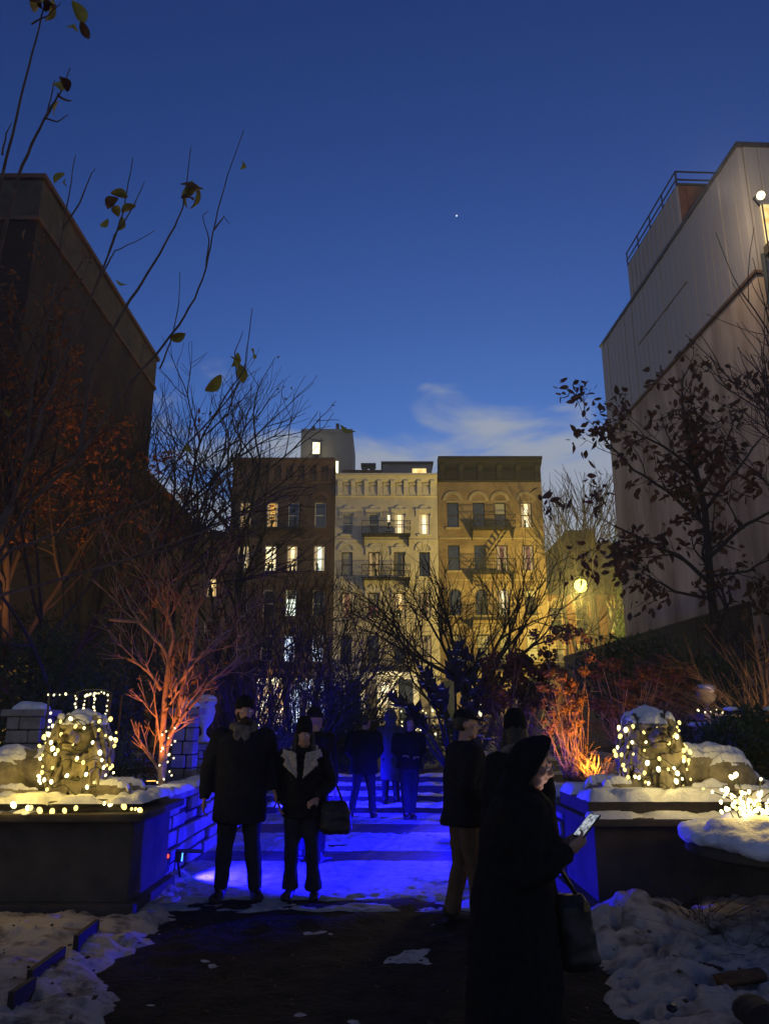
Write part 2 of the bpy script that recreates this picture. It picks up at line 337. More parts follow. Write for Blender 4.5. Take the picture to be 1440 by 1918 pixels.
# ================================================================== the setting
def sheet(name, x0, x1, y0, y1, nx, ny, hf, m, kind='structure', label=None):
    mb = MB(); vs = []
    for j in range(ny+1):
        for i in range(nx+1):
            x = x0 + (x1-x0)*i/nx; y = y0 + (y1-y0)*j/ny; vs.append((x, y, hf(x, y)))
    fs = [(j*(nx+1)+i, j*(nx+1)+i+1, (j+1)*(nx+1)+i+1, (j+1)*(nx+1)+i) for j in range(ny) for i in range(nx)]
    o = mb.add(vs, fs).build(name, m, smooth=True); tag(o, label, None, None, kind); return o
def fbm(x, y, s, o=4, sd=0.0): return noise.fractal(Vector((x*s, y*s, sd)), 1.0, 2.0, o)
tag(MB().add([(-72,-22,-0.02),(72,-22,-0.02),(72,96,-0.02),(-72,96,-0.02)], [(0,1,2,3)]).build('ground', M['dirt']), kind='structure')
sheet('garden_path', -4.2, 4.2, 0.6, 16.2, 120, 220, lambda x, y: 0.012 + 0.022*fbm(x, y, 3.1, 5), M['dirt'])
# trampled snow left on the path: ragged crusts
def trampled(x, y):
    band = 1.0 if y > 8.0 else (0.6 if y > 7.6 else 0.0)
    if abs(x) > 2.3: band *= 0.6
    h = 0.05*(fbm(x, y, 1.7, 5, 3.0) + 0.62*(band*2.1 - 1.0)) + 0.010*fbm(x, y, 9, 4, 8)
    for y0, y1 in ((10.05, 10.8), (12.55, 13.6)):       # snow left out where dark strips stand in for shadow bands
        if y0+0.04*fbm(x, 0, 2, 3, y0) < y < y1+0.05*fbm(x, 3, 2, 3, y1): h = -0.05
    return max(-0.02, min(h, 0.026 + 0.006*fbm(x, y, 14, 3, 2))) + 0.012
def snow_sheet(name, x0, x1, y0, y1, nx, ny, hf, m, cut=0.002):
    vs = []; hs = []
    for j in range(ny+1):
        for i in range(nx+1):
            x = x0 + (x1-x0)*i/nx; y = y0 + (y1-y0)*j/ny; h = hf(x, y); hs.append(h); vs.append((x, y, h))
    fs = []
    for j in range(ny):
        for i in range(nx):
            q = (j*(nx+1)+i, j*(nx+1)+i+1, (j+1)*(nx+1)+i+1, (j+1)*(nx+1)+i)
            if max(hs[k] for k in q) > cut: fs.append(q)
    o = MB().add(vs, fs).build(name, m, smooth=True); tag(o, kind='stuff'); return o
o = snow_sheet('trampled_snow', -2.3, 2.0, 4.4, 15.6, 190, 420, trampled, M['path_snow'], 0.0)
for y0, y1 in ((10.0, 10.85), (12.5, 13.65)): tag(MB().box(-2.28, 1.8, y0, y1, -0.05, 0.034).build('shadow_band', M['plinth_stone'], bevel=0.01), kind='structure')  # dark slabs put in for the shadows lying across the path
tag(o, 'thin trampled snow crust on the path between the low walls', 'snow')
# snow in the beds at either side of the near path
def snow_left(x, y):
    edge = -1.55 - 0.16*(y - 4.6)                       # runs up to the plinth foot
    d = (edge - x) + 0.30*fbm(x, y, 1.6, 5, 1.0)
    if y > 5.0: d = min(d, 0.55 + 0.4*fbm(x, y, 2, 4, 2) - 0.0*(y-5))
    strip = 0.22 - abs(x - (-2.02 - 0.10*(y-7.0))) + 0.14*fbm(x, y, 3.2, 4, 6) if y > 6.4 else -1
    d = max(min(d, 7.4 - y + 0.3*fbm(x, y, 2, 3, 5)), strip)
    h = 0.16*(1 - math.exp(-max(d, 0)*3.2)) if d > 0 else 0.14*d
    if d > 0: h += 0.028*fbm(x, y, 5.5, 6, 4) + 0.012*fbm(x, y, 17, 4, 5) - 0.13*max(0, fbm(x, y, 2.4, 5, 9) - 0.30)
    return h - 0.01
FEET = [(1.75, 3.4, 0.2), (2.0, 3.85, 0.1), (1.85, 4.35, 0.3), (2.2, 4.7, -0.2), (2.5, 4.2, 0.9), (2.75, 4.75, 0.7), (2.3, 3.2, -0.4), (2.6, 3.55, -0.3), (3.2, 5.0, 1.2), (1.9, 5.2, 0.0), (2.15, 5.65, 0.15)]
def snow_right(x, y):
    edge = 1.22 + 0.07*(y - 4.2)
    d = (x - edge) + 0.34*fbm(x, y, 1.5, 5, 11.0)
    h = 0.2*(1 - math.exp(-max(d, 0)*2.6)) if d > 0 else 0.14*d
    if d > 0:
        h += 0.036*fbm(x, y, 4.6, 6, 14) + 0.012*fbm(x, y, 17, 4, 15)
        if y > 4.7: h -= 0.24*max(0, fbm(x, y, 3.6, 5, 19) - 0.08)
        h += 0.20*math.exp(-((x-1.95)**2 + (y-6.7)**2)/0.10)
        for (fx, fy, fa) in FEET:
            ca, sa_ = math.cos(fa), math.sin(fa); u = ((x-fx)*ca+(y-fy)*sa_)/0.075; v = (-(x-fx)*sa_+(y-fy)*ca)/0.16
            k = u*u+v*v
            if k < 4: h += -0.085*math.exp(-k*k*1.2)+0.02*math.exp(-(math.sqrt(k)-1.45)**2*9)
    return h - 0.01
o = snow_sheet('snow_bank', -5.2, -0.9, 2.6, 9.4, 210, 300, snow_left, M['dirty_snow'], 0.004)
tag(o, 'lumpy dirty snow in the bed at the foot of the left plinth', 'snow')
o = snow_sheet('snow_bank', 0.9, 5.0, 2.4, 7.6, 230, 280, snow_right, M['dirty_snow'], 0.004)
tag(o, 'trodden yellowish snow drift below the right plinth and table', 'snow')

# raised beds either side and the terrace beyond the steps
def bedh(x, y): return 0.86 + 0.05*fbm(x, y, 0.9, 4, 2)
def bed(name, x0, x1, y0, y1):
    sheet(name, x0, x1, y0, y1, 30, 60, bedh, M['dirt'])
bed('raised_bed', -9.0, -2.62, 8.5, 27.5); bed('raised_bed', 2.12, 8.0, 8.5, 31.0)
def bed_snow(x, y, sd):
    h = 0.08*(fbm(x, y, 0.8, 5, sd) - 0.02) + 0.02*fbm(x, y, 6, 3, sd)
    return min(h, 0.06) + bedh(x, y)
for x0, x1, sd, lab in ((-9, -2.7, 21, 'thin snow lying over the left raised bed'), (2.2, 8.0, 31, 'thin snow lying over the right raised bed')):
    vs = []; fs = []; nx, ny = 90, 150; y0, y1 = 8.6, 22
    for j in range(ny+1):
        for i in range(nx+1):
            x = x0+(x1-x0)*i/nx; y = y0+(y1-y0)*j/ny; vs.append((x, y, bed_snow(x, y, sd)))
    for j in range(ny):
        for i in range(nx):
            q = (j*(nx+1)+i, j*(nx+1)+i+1, (j+1)*(nx+1)+i+1, (j+1)*(nx+1)+i)
            if any(vs[k][2] > bedh(vs[k][0], vs[k][1]) for k in q): fs.append(q)
    o = MB().add(vs, fs).build('bed_snow', M['dirty_snow'], smooth=True); tag(o, lab, 'snow', None, 'stuff')
# shallow stone steps up to the rear terrace
st = empty('garden_steps', (-0.2, 15.6, 0), 'shallow snow-dusted stone steps across the end of the path', 'steps')
for i in range(4):
    y0 = 15.2 + 0.95*i
    MB().box(-2.4, 2.0, y0, y0+0.96, 0.0 if i == 0 else 0.12*i - 0.03, 0.12*(i+1)).build('step', M['plinth_stone'], st, bevel=0.012)
    def sf(x, y, y0=y0, i=i):
        return 0.12*(i+1) + min(0.045, 0.05*(fbm(x, y, 2.2, 4, 40+i) + 0.42))*min(1, (y-y0)/0.06+0.2)
    nx, ny = 90, 18; vs = [(-2.38+4.36*a/nx, y0+0.01+0.93*b/ny, sf(-2.38+4.36*a/nx, y0+0.01+0.93*b/ny)) for b in range(ny+1) for a in range(nx+1)]
    fs = [(b*(nx+1)+a, b*(nx+1)+a+1, (b+1)*(nx+1)+a+1, (b+1)*(nx+1)+a) for b in range(ny) for a in range(nx)
          if max(vs[k][2] for k in (b*(nx+1)+a, (b+1)*(nx+1)+a+1)) > 0.12*(i+1)+0.001]
    q = MB().add(vs, fs).build('step_snow', M['snow'], st, smooth=True); q['kind'] = 'stuff'
sheet('rear_terrace', -2.62, 2.12, 19.0, 38, 20, 60, lambda x, y: 0.47 + 0.03*fbm(x, y, 1.2), M['dirt'])
# street beyond the garden
def flat(name, x0, x1, y0, y1, z0, z1, m): return tag(MB().box(x0, x1, y0, y1, z0, z1).build(name, m), kind='structure')
flat('street', -70, 70, 42.0, 51.2, -0.3, 0.004, M['asphalt'])
flat('pavement', -70, 70, 51.5, 54.9, -0.3, 0.14, M['paving']); flat('kerb', -70, 70, 51.2, 51.5, -0.3, 0.15, M['kerb_stone'])
flat('pavement', -70, 70, 39.2, 41.7, -0.3, 0.14, M['paving']); flat('kerb', -70, 70, 41.7, 42.0, -0.3, 0.15, M['kerb_stone'])

# ================================================================== tenement houses across the street
FY = 55.0
def grid_wall(mb, x0, x1, z0, z1, y0, y1, holes):
    xs = sorted(set([x0, x1] + [h[0] for h in holes] + [h[1] for h in holes])); zs = sorted(set([z0, z1] + [h[2] for h in holes] + [h[3] for h in holes]))
    xs = [x for x in xs if x0 <= x <= x1]; zs = [z for z in zs if z0 <= z <= z1]
    solid = lambda a, b: not any(h[0]-1e-6 <= (xs[a]+xs[a+1])/2 <= h[1]+1e-6 and h[2]-1e-6 <= (zs[b]+zs[b+1])/2 <= h[3]+1e-6 for h in holes)
    nx, nz = len(xs)-1, len(zs)-1; g = [[solid(a, b) for b in range(nz)] for a in range(nx)]
    for a in range(nx):
        for b in range(nz):
            if not g[a][b]: continue
            A, B, C_, D = xs[a], xs[a+1], zs[b], zs[b+1]
            mb.add([(A,y0,C_),(B,y0,C_),(B,y0,D),(A,y0,D)], [(0,1,2,3)])
            mb.add([(A,y1,C_),(B,y1,C_),(B,y1,D),(A,y1,D)], [(3,2,1,0)])
            for (da, db, q) in ((-1,0,[(A,y0,C_),(A,y0,D),(A,y1,D),(A,y1,C_)]), (1,0,[(B,y0,C_),(B,y1,C_),(B,y1,D),(B,y0,D)]),
                                (0,-1,[(A,y0,C_),(A,y1,C_),(B,y1,C_),(B,y0,C_)]), (0,1,[(A,y0,D),(B,y0,D),(B,y1,D),(A,y1,D)])):
                aa, bb = a+da, b+db
                if not (0 <= aa < nx and 0 <= bb < nz) or not g[aa][bb]: mb.add(q, [(0,1,2,3)])
def window(house, x0, x1, z0, z1, fill, frame, arch=False, trim=None, hood=None, Y=FY, lower='same', blind=0.0, curtain=False, wallm='tan_brick'):
    t = 0.07; yf = Y + 0.11
    rw = random.Random(int(x0*977+z0*131))
    if fill.startswith('win_') and fill != 'win_shop' and not curtain and not blind:
        if rw.random() < 0.45: curtain = True
        elif rw.random() < 0.6: blind = rw.uniform(0.15, 0.5)
    f = MB()
    f.box(x0, x0+t, yf, yf+0.08, z0, z1); f.box(x1-t, x1, yf, yf+0.08, z0, z1); f.box(x0+t, x1-t, yf, yf+0.08, z0, z0+t); f.box(x0+t, x1-t, yf, yf+0.08, z1-t, z1)
    zm = (z0+z1)/2 - 0.03; f.box(x0+t, x1-t, yf-0.012, yf+0.068, zm-0.035, zm+0.035)
    wd = f.build('window', M[frame], house)
    for i, (a, b) in enumerate(((z0+t, zm-0.035), (zm+0.035, z1-t))):
        m = fill if (i == 1 or lower == 'same') else lower
        MB().box(x0+t, x1-t, yf+0.03+0.01*i, yf+0.045+0.01*i, a, b).build('pane', M[m], wd)
    if blind: MB().box(x0+t+0.01, x1-t-0.01, yf+0.012, yf+0.018, z1-t-(z1-z0)*blind, z1-t).build('blind', M['blind'], wd)
    if curtain:
        for (a, b) in ((x0+t, x0+t+0.26*(x1-x0)), (x1-t-0.22*(x1-x0), x1-t)):
            c = MB(); n = 7
            for k in range(n): c.box(a+(b-a)*k/n, a+(b-a)*(k+1)/n-0.004, yf+0.006+0.012*(k % 2), yf+0.02+0.012*(k % 2), z0+t, z1-t)
            c.build('curtain', M['curtain_lit' if fill.startswith('win_') else 'curtain'], wd)
    if fill.startswith('win_') and rw.random() < 0.7:      # things standing on the inner sill
        g = MB(); n_ = rw.randint(1, 3)
        for i in range(n_):
            gx_ = rw.uniform(x0+t+0.12, x1-t-0.12); g.lathe([(0.07, 0), (0.09, rw.uniform(0.1, 0.2)), (0.05, 0.24), (rw.uniform(0.05, 0.16), rw.uniform(0.3, 0.5)), (0.03, 0.55)], (gx_, yf+0.012, z0+t), 8)
        g.v = [(a, yf+0.006+(b-yf-0.012)*0.06, c) for a, b, c in g.v]; g.build('sill_plant', M['boxwood'], wd)
    MB().box(x0-0.12, x1+0.12, Y-0.13, Y+0.06, z0-0.14, z0).build('sill', M[trim], wd, bevel=0.015)
    w2 = (x1-x0)/2; cx = (x0+x1)/2
    if arch:       # spandrels that close the corners of an arched opening
        s = MB(); n = 8
        for sg in (-1, 1):
            poly = [(cx+sg*w2, z1)] + [(cx+sg*w2*math.cos(k*math.pi/2/n), z1-0.5*w2*2+w2*math.sin(k*math.pi/2/n)*1.0) for k in range(n+1)]
            s.prism(poly if sg > 0 else poly[::-1], Y+0.002, Y+0.105, 'y')
        s.build('arch_spandrel', M[wallm], wd)
    if hood:
        s = MB(); n = 12
        if hood == 'arch':
            zc = z1-w2 if arch else z1+0.12; r0, r1 = w2+0.05, w2+0.30
            for k in range(n):
                a0, a1 = math.pi*k/n, math.pi*(k+1)/n - 0.012
                s.prism([(cx+r0*math.cos(a0), zc+r0*math.sin(a0)), (cx+r1*math.cos(a0), zc+r1*math.sin(a0)), (cx+r1*math.cos(a1), zc+r1*math.sin(a1)), (cx+r0*math.cos(a1), zc+r0*math.sin(a1))], Y-0.09, Y+0.02)
            if not arch: s.box(x0-0.05, x1+0.05, Y-0.06, Y+0.01, z1, z1+0.12)
        else:
            s.box(x0-0.22, x1+0.22, Y-0.16, Y+0.02, z1+0.22, z1+0.34); s.box(x0-0.1, x1+0.1, Y-0.08, Y+0.02, z1+0.02, z1+0.22)
            for xx in (x0-0.2, x1+0.08): s.box(xx, xx+0.12, Y-0.1, Y+0.02, z1-0.25, z1+0.22)
            s.add(*[(lambda v, f_: (v, f_))([(cx+0.3*math.cos(a), Y-0.1, z1+0.34+0.26*math.sin(a)) for a in [math.pi*k/8 for k in range(9)]] + [(cx+0.3*math.cos(a), Y+0.02, z1+0.34+0.26*math.sin(a)) for a in [math.pi*k/8 for k in range(9)]],
                  [tuple(range(9))] + [(k, k+1, k+10, k+9) for k in range(8)])][0])
        s.build('hood_mould', M[trim], wd)
    return wd
def escape(house, x0, x1, z, Y=FY, stair_to=None, depth=0.95, sx=1):
    e = MB(); e.box(x0, x1, Y-depth, Y-0.02, z-0.06, z)
    for xx in (x0+0.1, x1-0.16): e.prism([(Y-0.02, z-0.06), (Y-depth, z-0.06), (Y-0.02, z-0.8)], xx, xx+0.06, 'x')
    f = e.build('fire_escape', M['black_iron'], house)
    r = MB()
    for zz in (z+0.45, z+0.92): r.box(x0, x1, Y-depth-0.02, Y-depth+0.02, zz-0.02, zz+0.02); r.box(x0-0.02, x0+0.02, Y-depth, Y-0.02, zz-0.02, zz+0.02); r.box(x1-0.02, x1+0.02, Y-depth, Y-0.02, zz-0.02, zz+0.02)
    k = x0
    while k <= x1: r.box(k-0.012, k+0.012, Y-depth-0.012, Y-depth+0.012, z, z+0.92); k += 0.15
    r.build('railing', M['black_iron'], f)
    if stair_to is not None:
        s = MB(); xa, xb = (x0+0.5, x1-0.4) if sx > 0 else (x1-0.5, x0+0.4); n = 10
        for yy in (Y-depth+0.12, Y-depth+0.62): s.tube([(xa, yy, z), (xb, yy, stair_to)], 0.035, 4)
        for i in range(1, n):
            q = i/n; s.box(xa+(xb-xa)*q-0.09, xa+(xb-xa)*q+0.09, Y-depth+0.12, Y-depth+0.62, z+(stair_to-z)*q-0.015, z+(stair_to-z)*q+0.015)
        s.build('stair', M['black_iron'], f)
def X(px, py, Y=FY): return at(px, py, Y).x
def Z(py, Y=FY): return at(720, py, Y).z
def house(name, label, xl, xr, ztop, wall, holes_spec, frame, trim, hood, depth=11, group='tenement houses across the street', Y=FY, group_on=True):
    h = empty(name, ((xl+xr)/2, Y, 0), label, 'house', group)
    holes = [(a, b, c, d) for (a, b, c, d, *_) in holes_spec]
    mb = MB(); grid_wall(mb, xl, xr, 0.0, ztop, Y, Y+0.3, holes); mb.build('wall', M[wall], h)
    MB().box(xl, xr, Y+0.5, Y+depth, 0, ztop-0.25).build('rear_wall', M['grey_render'], h)
    MB().box(xl, xr, Y+0.3, Y+depth+0.1, ztop-0.24, ztop-0.08).build('roof', M['roofing'], h)
    for (a, b, c, d, fill, opt) in holes_spec:
        o = dict(opt); hd = o.pop('hood', hood); fr = o.pop('frame', frame)
        window(h, a, b, c, d, fill, fr, trim=trim, hood=hd, Y=Y, wallm=wall, **o)
    return h
def col(pxc, pyc, wpx, Y=FY):
    k = at(pxc+wpx/2, pyc, Y).x - at(pxc-wpx/2, pyc, Y).x; c = at(pxc, pyc, Y).x; return c-k/2, c+k/2
# --- cream stucco house in the middle
XL, XM1, XM2, XR = X(433, 950), X(628, 950), X(819, 950), X(1013, 900)
mid_top = Z(893)
cols = [col(651, 981, 20), col(700, 981, 20), col(747.5, 981, 20), col(794, 981, 20)]
rows = [(Z(1001), Z(962)), (Z(1080), Z(1034)), (Z(1158), Z(1110)), (Z(1243), Z(1190))]
spec = []
fills = [['dark_glass', 'dark_glass', 'win_cream', 'win_cream'], ['blind', 'win_dim', 'dark_glass', 'dark_glass'], ['win_red', 'win_red', 'win_warm', 'win_dim'], ['dark_glass', 'dark_glass', 'dark_glass', 'win_dim']]
for r, (a, b) in enumerate(rows):
    for c, (x0, x1) in enumerate(cols):
        o = {'frame': 'dark_paint' if r else 'white_paint'}
        if (r, c) in ((0, 0), (3, 2)): o['blind'] = 0.4
        if (r, c) in ((0, 2), (2, 2), (1, 2)): o['curtain'] = True
        if r in (1, 2): o['hood'] = 'arch' if c in (0, 3) else 'flat'
        if r == 3: o['hood'] = None
        spec.append((x0, x1, a, b, fills[r][c], o))
x0, x1 = col(728, 981, 8); spec.append((x0, x1, Z(992), Z(962), 'win_cream', {'hood': None, 'frame': 'white_paint'}))
# shop floor: wide openings and the lit doorway
gx = [col(660, 1300, 26), col(693, 1300, 24), col(722, 1300, 20), col(760, 1300, 28), col(796, 1300, 20)]
for k, (a, b) in enumerate(gx):
    spec.append((a, b, 0.9 if k != 2 else 0.35, Z(1272) if k != 2 else Z(1303), ['dark_glass', 'win_dim', 'win_cream', 'dark_glass', 'win_dim'][k], {'hood': None, 'frame': 'dark_paint'}))
spec.append((gx[2][0], gx[2][1], Z(1299), Z(1276), 'win_shop', {'hood': None, 'frame': 'dark_paint'}))
hm = house('tenement_house', 'cream stucco tenement house with ornate pale bracketed cornice', XM1, XM2, mid_top, 'cream_stucco', spec, 'white_paint', 'cream_trim', 'flat')
def cornice(h, xl, xr, z0, z1, m, nb, proj=0.75):
    c = MB(); H = z1-z0
    prof = [(0, z0), (-0.12, z0), (-0.18, z0+0.1), (-0.10, z0+0.16), (-0.10, z0+H*0.62), (-proj*0.6, z0+H*0.72), (-proj*0.75, z0+H*0.86), (-proj, z0+H*0.9), (-proj, z1), (0, z1)]
    c.prism([(FY+y, z) for y, z in prof], xl+0.02, xr-0.02, 'x')
    co = c.build('cornice', M[m], h)
    for k in range(nb):
        x = xl+0.35+(xr-xl-0.7)*k/(nb-1); wd = 0.17
        MB().prism([(FY-0.095, z0+0.12), (FY-0.26, z0+0.2), (FY-0.34, z0+H*0.45), (FY-proj*0.72, z0+H*0.66), (FY-proj*0.72, z0+H*0.715), (FY-0.095, z0+H*0.715)], x-wd, x+wd, 'x').build('bracket', M[m], co)
    for k in range(nb-1):
        x = xl+0.35+(xr-xl-0.7)*(k+0.5)/(nb-1); w_ = (xr-xl-0.7)/(nb-1)/2-0.25
        if w_ > 0.1:
            MB().box(x-w_, x+w_, FY-0.15, FY-0.09, z0+0.28, z0+H*0.5).build('frieze_panel', M[m], co, bevel=0.02)
            for j in range(5):
                xx = x-w_+2*w_*(j+0.5)/5; MB().box(xx-0.05, xx+0.05, FY-0.3, FY-0.09, z0+H*0.55, z0+H*0.63).build('dentil', M[m], co)
cornice(hm, XM1, XM2, Z(932), mid_top+0.05, 'cream_trim', 8)
for y in (1012, 1090, 1170, 1262): MB().box(XM1+0.03, XM2-0.03, FY-0.1, FY-0.002, Z(y)-0.1, Z(y)+0.05).build('string_course', M['cream_trim'], hm, bevel=0.02)
for a, y, b in ((678, 1003, 768), (678, 1084, 768), (678, 1247, 772)): escape(hm, X(a, y), X(b, y), Z(y)-0.05)
for k, (a, b) in enumerate(gx):   # pilasters between the shop openings
    MB().box(b+0.06, b+0.38, FY-0.14, FY-0.003, 0.14, Z(1268)).build('pilaster', M['cream_trim'], hm, bevel=0.015)
MB().box(XM1+0.05, XM2-0.05, FY-0.32, FY-0.003, Z(1266), Z(1258)).build('shop_cornice', M['cream_trim'], hm, bevel=0.03)
# roof pieces: bulkhead with lit window, vents
ph = empty('roof_penthouse', (X(762, 890, 59), 59, mid_top-0.1), 'pale metal penthouse with one lit window on the cream house roof', 'penthouse')
pa, pb = X(717, 880, 59), X(808, 880, 59)
MB().box(pa, pb, 59, 62, mid_top-0.1, Z(869, 59)).build('wall', M['grey_render'], ph); MB().box(pa-0.15, pb+0.15, 58.8, 62.2, Z(869, 59), Z(865.5, 59)).build('roof', M['dark_metal'], ph)
MB().box(X(772, 884, 59), X(798, 884, 59), 58.96, 58.995, Z(891, 59), Z(878, 59)).build('window', M['win_warm'], ph)
for px in (683, 697):
    v = empty('roof_vent', (X(px, 880, 58), 58, mid_top-0.1), 'dark square roof vent next to the penthouse wall' if px == 697 else 'dark square roof vent nearer the grey tower', 'vent', 'vents on the cream house roof')
    MB().box(X(px-5, 880, 58), X(px+5, 880, 58), 57.7, 58.3, mid_top-0.1, Z(876, 58)).build('shaft', M['dark_metal'], v); MB().box(X(px-7, 880, 58), X(px+7, 880, 58), 57.5, 58.5, Z(875, 58), Z(871, 58)).build('cap', M['dark_metal'], v)
MB().box(X(640, 885, 57.0), X(714, 885, 57.0), 57.0, 57.4, mid_top-0.3, Z(880, 57.0)).build('parapet', M['brown_trim'], hm)
# --- brown brick house on the left
lt = Z(863)
cols = [col(460, 964, 22), col(510, 964, 22), col(550, 964, 20), col(600, 964, 21)]
rows = [(Z(988), Z(941)), (Z(1070), Z(1022)), (Z(1155), Z(1105)), (Z(1240), Z(1190))]
fills = [['win_dim', 'win_orange', 'dark_glass', 'dark_glass'], ['win_cream', 'win_cream', 'win_cream', 'win_white'], ['dark_glass', 'dark_glass', 'win_white', 'dark_glass'], ['dark_glass', 'dark_glass', 'win_cool', 'win_cool']]
spec = []
for r, (a, b) in enumerate(rows):
    for c, (x0, x1) in enumerate(cols):
        o = {'frame': 'white_paint'}
        if (r, c) in ((1, 3), (0, 1), (1, 0)): o['curtain'] = True
        if (r, c) == (2, 2): o['blind'] = 0.3
        spec.append((x0, x1, a, b, fills[r][c], o))
for k, (p, wd) in enumerate(((447, 22), (492, 26), (522, 22), (552, 24), (580, 20), (604, 20))):
    a, b = col(p, 1290, wd); spec.append((a, b, 0.7, Z(1268), ['dark_glass', 'win_shop', 'win_shop', 'win_cool', 'win_cool', 'win_cool'][k], {'hood': None, 'frame': 'dark_paint'}))
hl = house('tenement_house', 'dark brown brick tenement house with white framed windows, many lit', XL, XM1-0.03, lt-0.6, 'brown_brick', spec, 'white_paint', 'brown_trim', 'arch')
cornice(hl, XL, XM1-0.03, Z(905), lt, 'brown_trim', 9)
for y in (1010, 1092): MB().box(XL+0.03, XM1-0.06, FY-0.08, FY-0.002, Z(y)-0.1, Z(y)+0.06).build('string_course', M['brown_trim'], hl, bevel=0.02)
escape(hl, X(485, 992), X(572, 992), Z(990)-0.1)
MB().box(XL+0.05, XM1-0.1, FY-0.3, FY-0.003, Z(1264), Z(1254)).build('shop_cornice', M['brown_trim'], hl, bevel=0.03)
# --- tan brick house on the right
rt = Z(862)
cols = [col(848, 964, 22), col(896.5, 964, 22), col(936.5, 964, 21), col(985, 964, 21)]
rows = [(Z(988), Z(941)), (Z(1069), Z(1021)), (Z(1153), Z(1104)), (Z(1237), Z(1189))]
fills = [['dark_glass', 'dark_glass', 'blind', 'win_cream'], ['dark_glass', 'dark_glass', 'win_red', 'win_red'], ['dark_glass', 'dark_glass', 'win_cream', 'win_dim'], ['blind', 'blind', 'blind', 'blind']]
spec = []
for r, (a, b) in enumerate(rows):
    for c, (x0, x1) in enumerate(cols):
        o = {'frame': 'dark_paint', 'hood': 'arch' if r in (0, 2) else ('flat' if r == 3 else None)}
        if r == 2: o['arch'] = True
        if (r, c) == (0, 2): o['lower'] = 'dark_glass'
        if (r, c) in ((2, 2), (0, 3), (1, 2)): o['curtain'] = True
        spec.append((x0, x1, a, b, fills[r][c], o))
for k, p in enumerate((842, 880, 925, 972, 1000)):
    a, b = col(p, 1300, 24); spec.append((a, b, 0.8, Z(1275), 'win_dim' if k in (1, 3) else 'dark_glass', {'hood': None, 'frame': 'dark_paint'}))
hr = house('tenement_house', 'tan brick tenement house under a heavy black cornice with fire escapes', XM2+0.03, XR, rt-0.9, 'tan_brick', spec, 'dark_paint', 'stone_trim', 'arch')
cornice(hr, XM2+0.03, XR, Z(903), rt, 'dark_cornice', 6, 0.95)
for y in (1008, 1086, 1170): MB().box(XM2+0.06, XR-0.03, FY-0.08, FY-0.002, Z(y)-0.08, Z(y)+0.05).build('string_course', M['stone_trim'], hr, bevel=0.02)
for i, (y, y2) in enumerate(((991, None), (1073, 991), (1157, 1073), (1240, 1157))): escape(hr, X(880, y), X(962, y), Z(y)-0.05, stair_to=None if y2 is None else Z(y2)-0.1, sx=1 if i % 2 else -1)
qx = XR-0.35
for k in range(14): MB().box(qx if k % 2 else qx-0.18, XR-0.02, FY-0.05, FY-0.004, 0.4+k*0.55, 0.4+k*0.55+0.48).build('quoin', M['stone_trim'], hr, bevel=0.015)
MB().box(XM2+0.06, XR-0.03, FY-0.3, FY-0.003, Z(1270), Z(1262)).build('shop_cornice', M['stone_trim'], hr, bevel=0.03)
# --- lower neighbours at either end
XA = X(300, 1100)
spec = []
for r, (a, b) in enumerate(((Z(1118), Z(1082)), (Z(1200), Z(1160)))):
    for c, p in enumerate((345, 397)):
        x0, x1 = col(p, 1100, 20); spec.append((x0, x1, a, b, 'win_warm' if r == 0 else 'dark_glass', {'frame': 'white_paint', 'curtain': r == 0}))
hn = house('row_house', 'low dark red brick row house left of the brown tenement', XA, XL-0.03, Z(1000), 'red_brick', spec, 'white_paint', 'brown_trim', 'flat', group=None)
MB().box(XA, XL-0.06, FY-0.35, FY-0.003, Z(1012), Z(1000)+0.05).build('cornice', M['dark_cornice'], hn)
XB = X(1230, 1100); spec = []
for r, (a, b) in enumerate(((Z(1183), Z(1136)), (Z(1262), Z(1216)))):
    for c, p in enumerate((1042, 1090, 1152)):
        x0, x1 = col(p, 1160, 24); spec.append((x0, x1, a, b, 'blind' if (r, c) == (0, 2) else ('win_dim' if c == 0 else 'dark_glass'), {'frame': 'stone_trim', 'lower': 'dark_glass'} if c < 2 else {'frame': 'white_paint'}))
hn2 = house('row_house', 'low red brick row house right of the tan tenement behind the street lamp', XR+0.03, XB, Z(1105), 'red_brick', spec, 'white_paint', 'stone_trim', 'flat', group=None)
MB().box(XR+0.05, XB, FY-0.35, FY-0.003, Z(1115), Z(1105)+0.05).build('cornice', M['dark_cornice'], hn2)
for k, px in enumerate((1052, 1075)): MB().box(X(px-7, 1090), X(px+7, 1090), FY+2, FY+3, Z(1110), Z(1078+8*k)).build('chimney', M['red_brick'], hn2)
# dark taller house behind it
hb = empty('rear_house', (X(1100, 1000, 68), 68, 0), 'dark stepped block rising behind the low red brick row house', 'building')
MB().box(X(1041, 1050, 68), X(1240, 1050, 68), 68, 78, 0, Z(1016, 68)).build('wall', M['brown_brick'], hb)
MB().box(X(1066, 1000, 68), X(1120, 1000, 68), 69, 76, Z(1016, 68), Z(988, 68)).build('roof_bulkhead', M['brown_brick'], hb)
for k in range(5):
    px = 1060+24*k; wd = MB().box(X(px-5, 1050, 68), X(px+5, 1050, 68), 67.9, 67.995, Z(1062, 68), Z(1036, 68)).build('window', M['dark_glass'], hb)
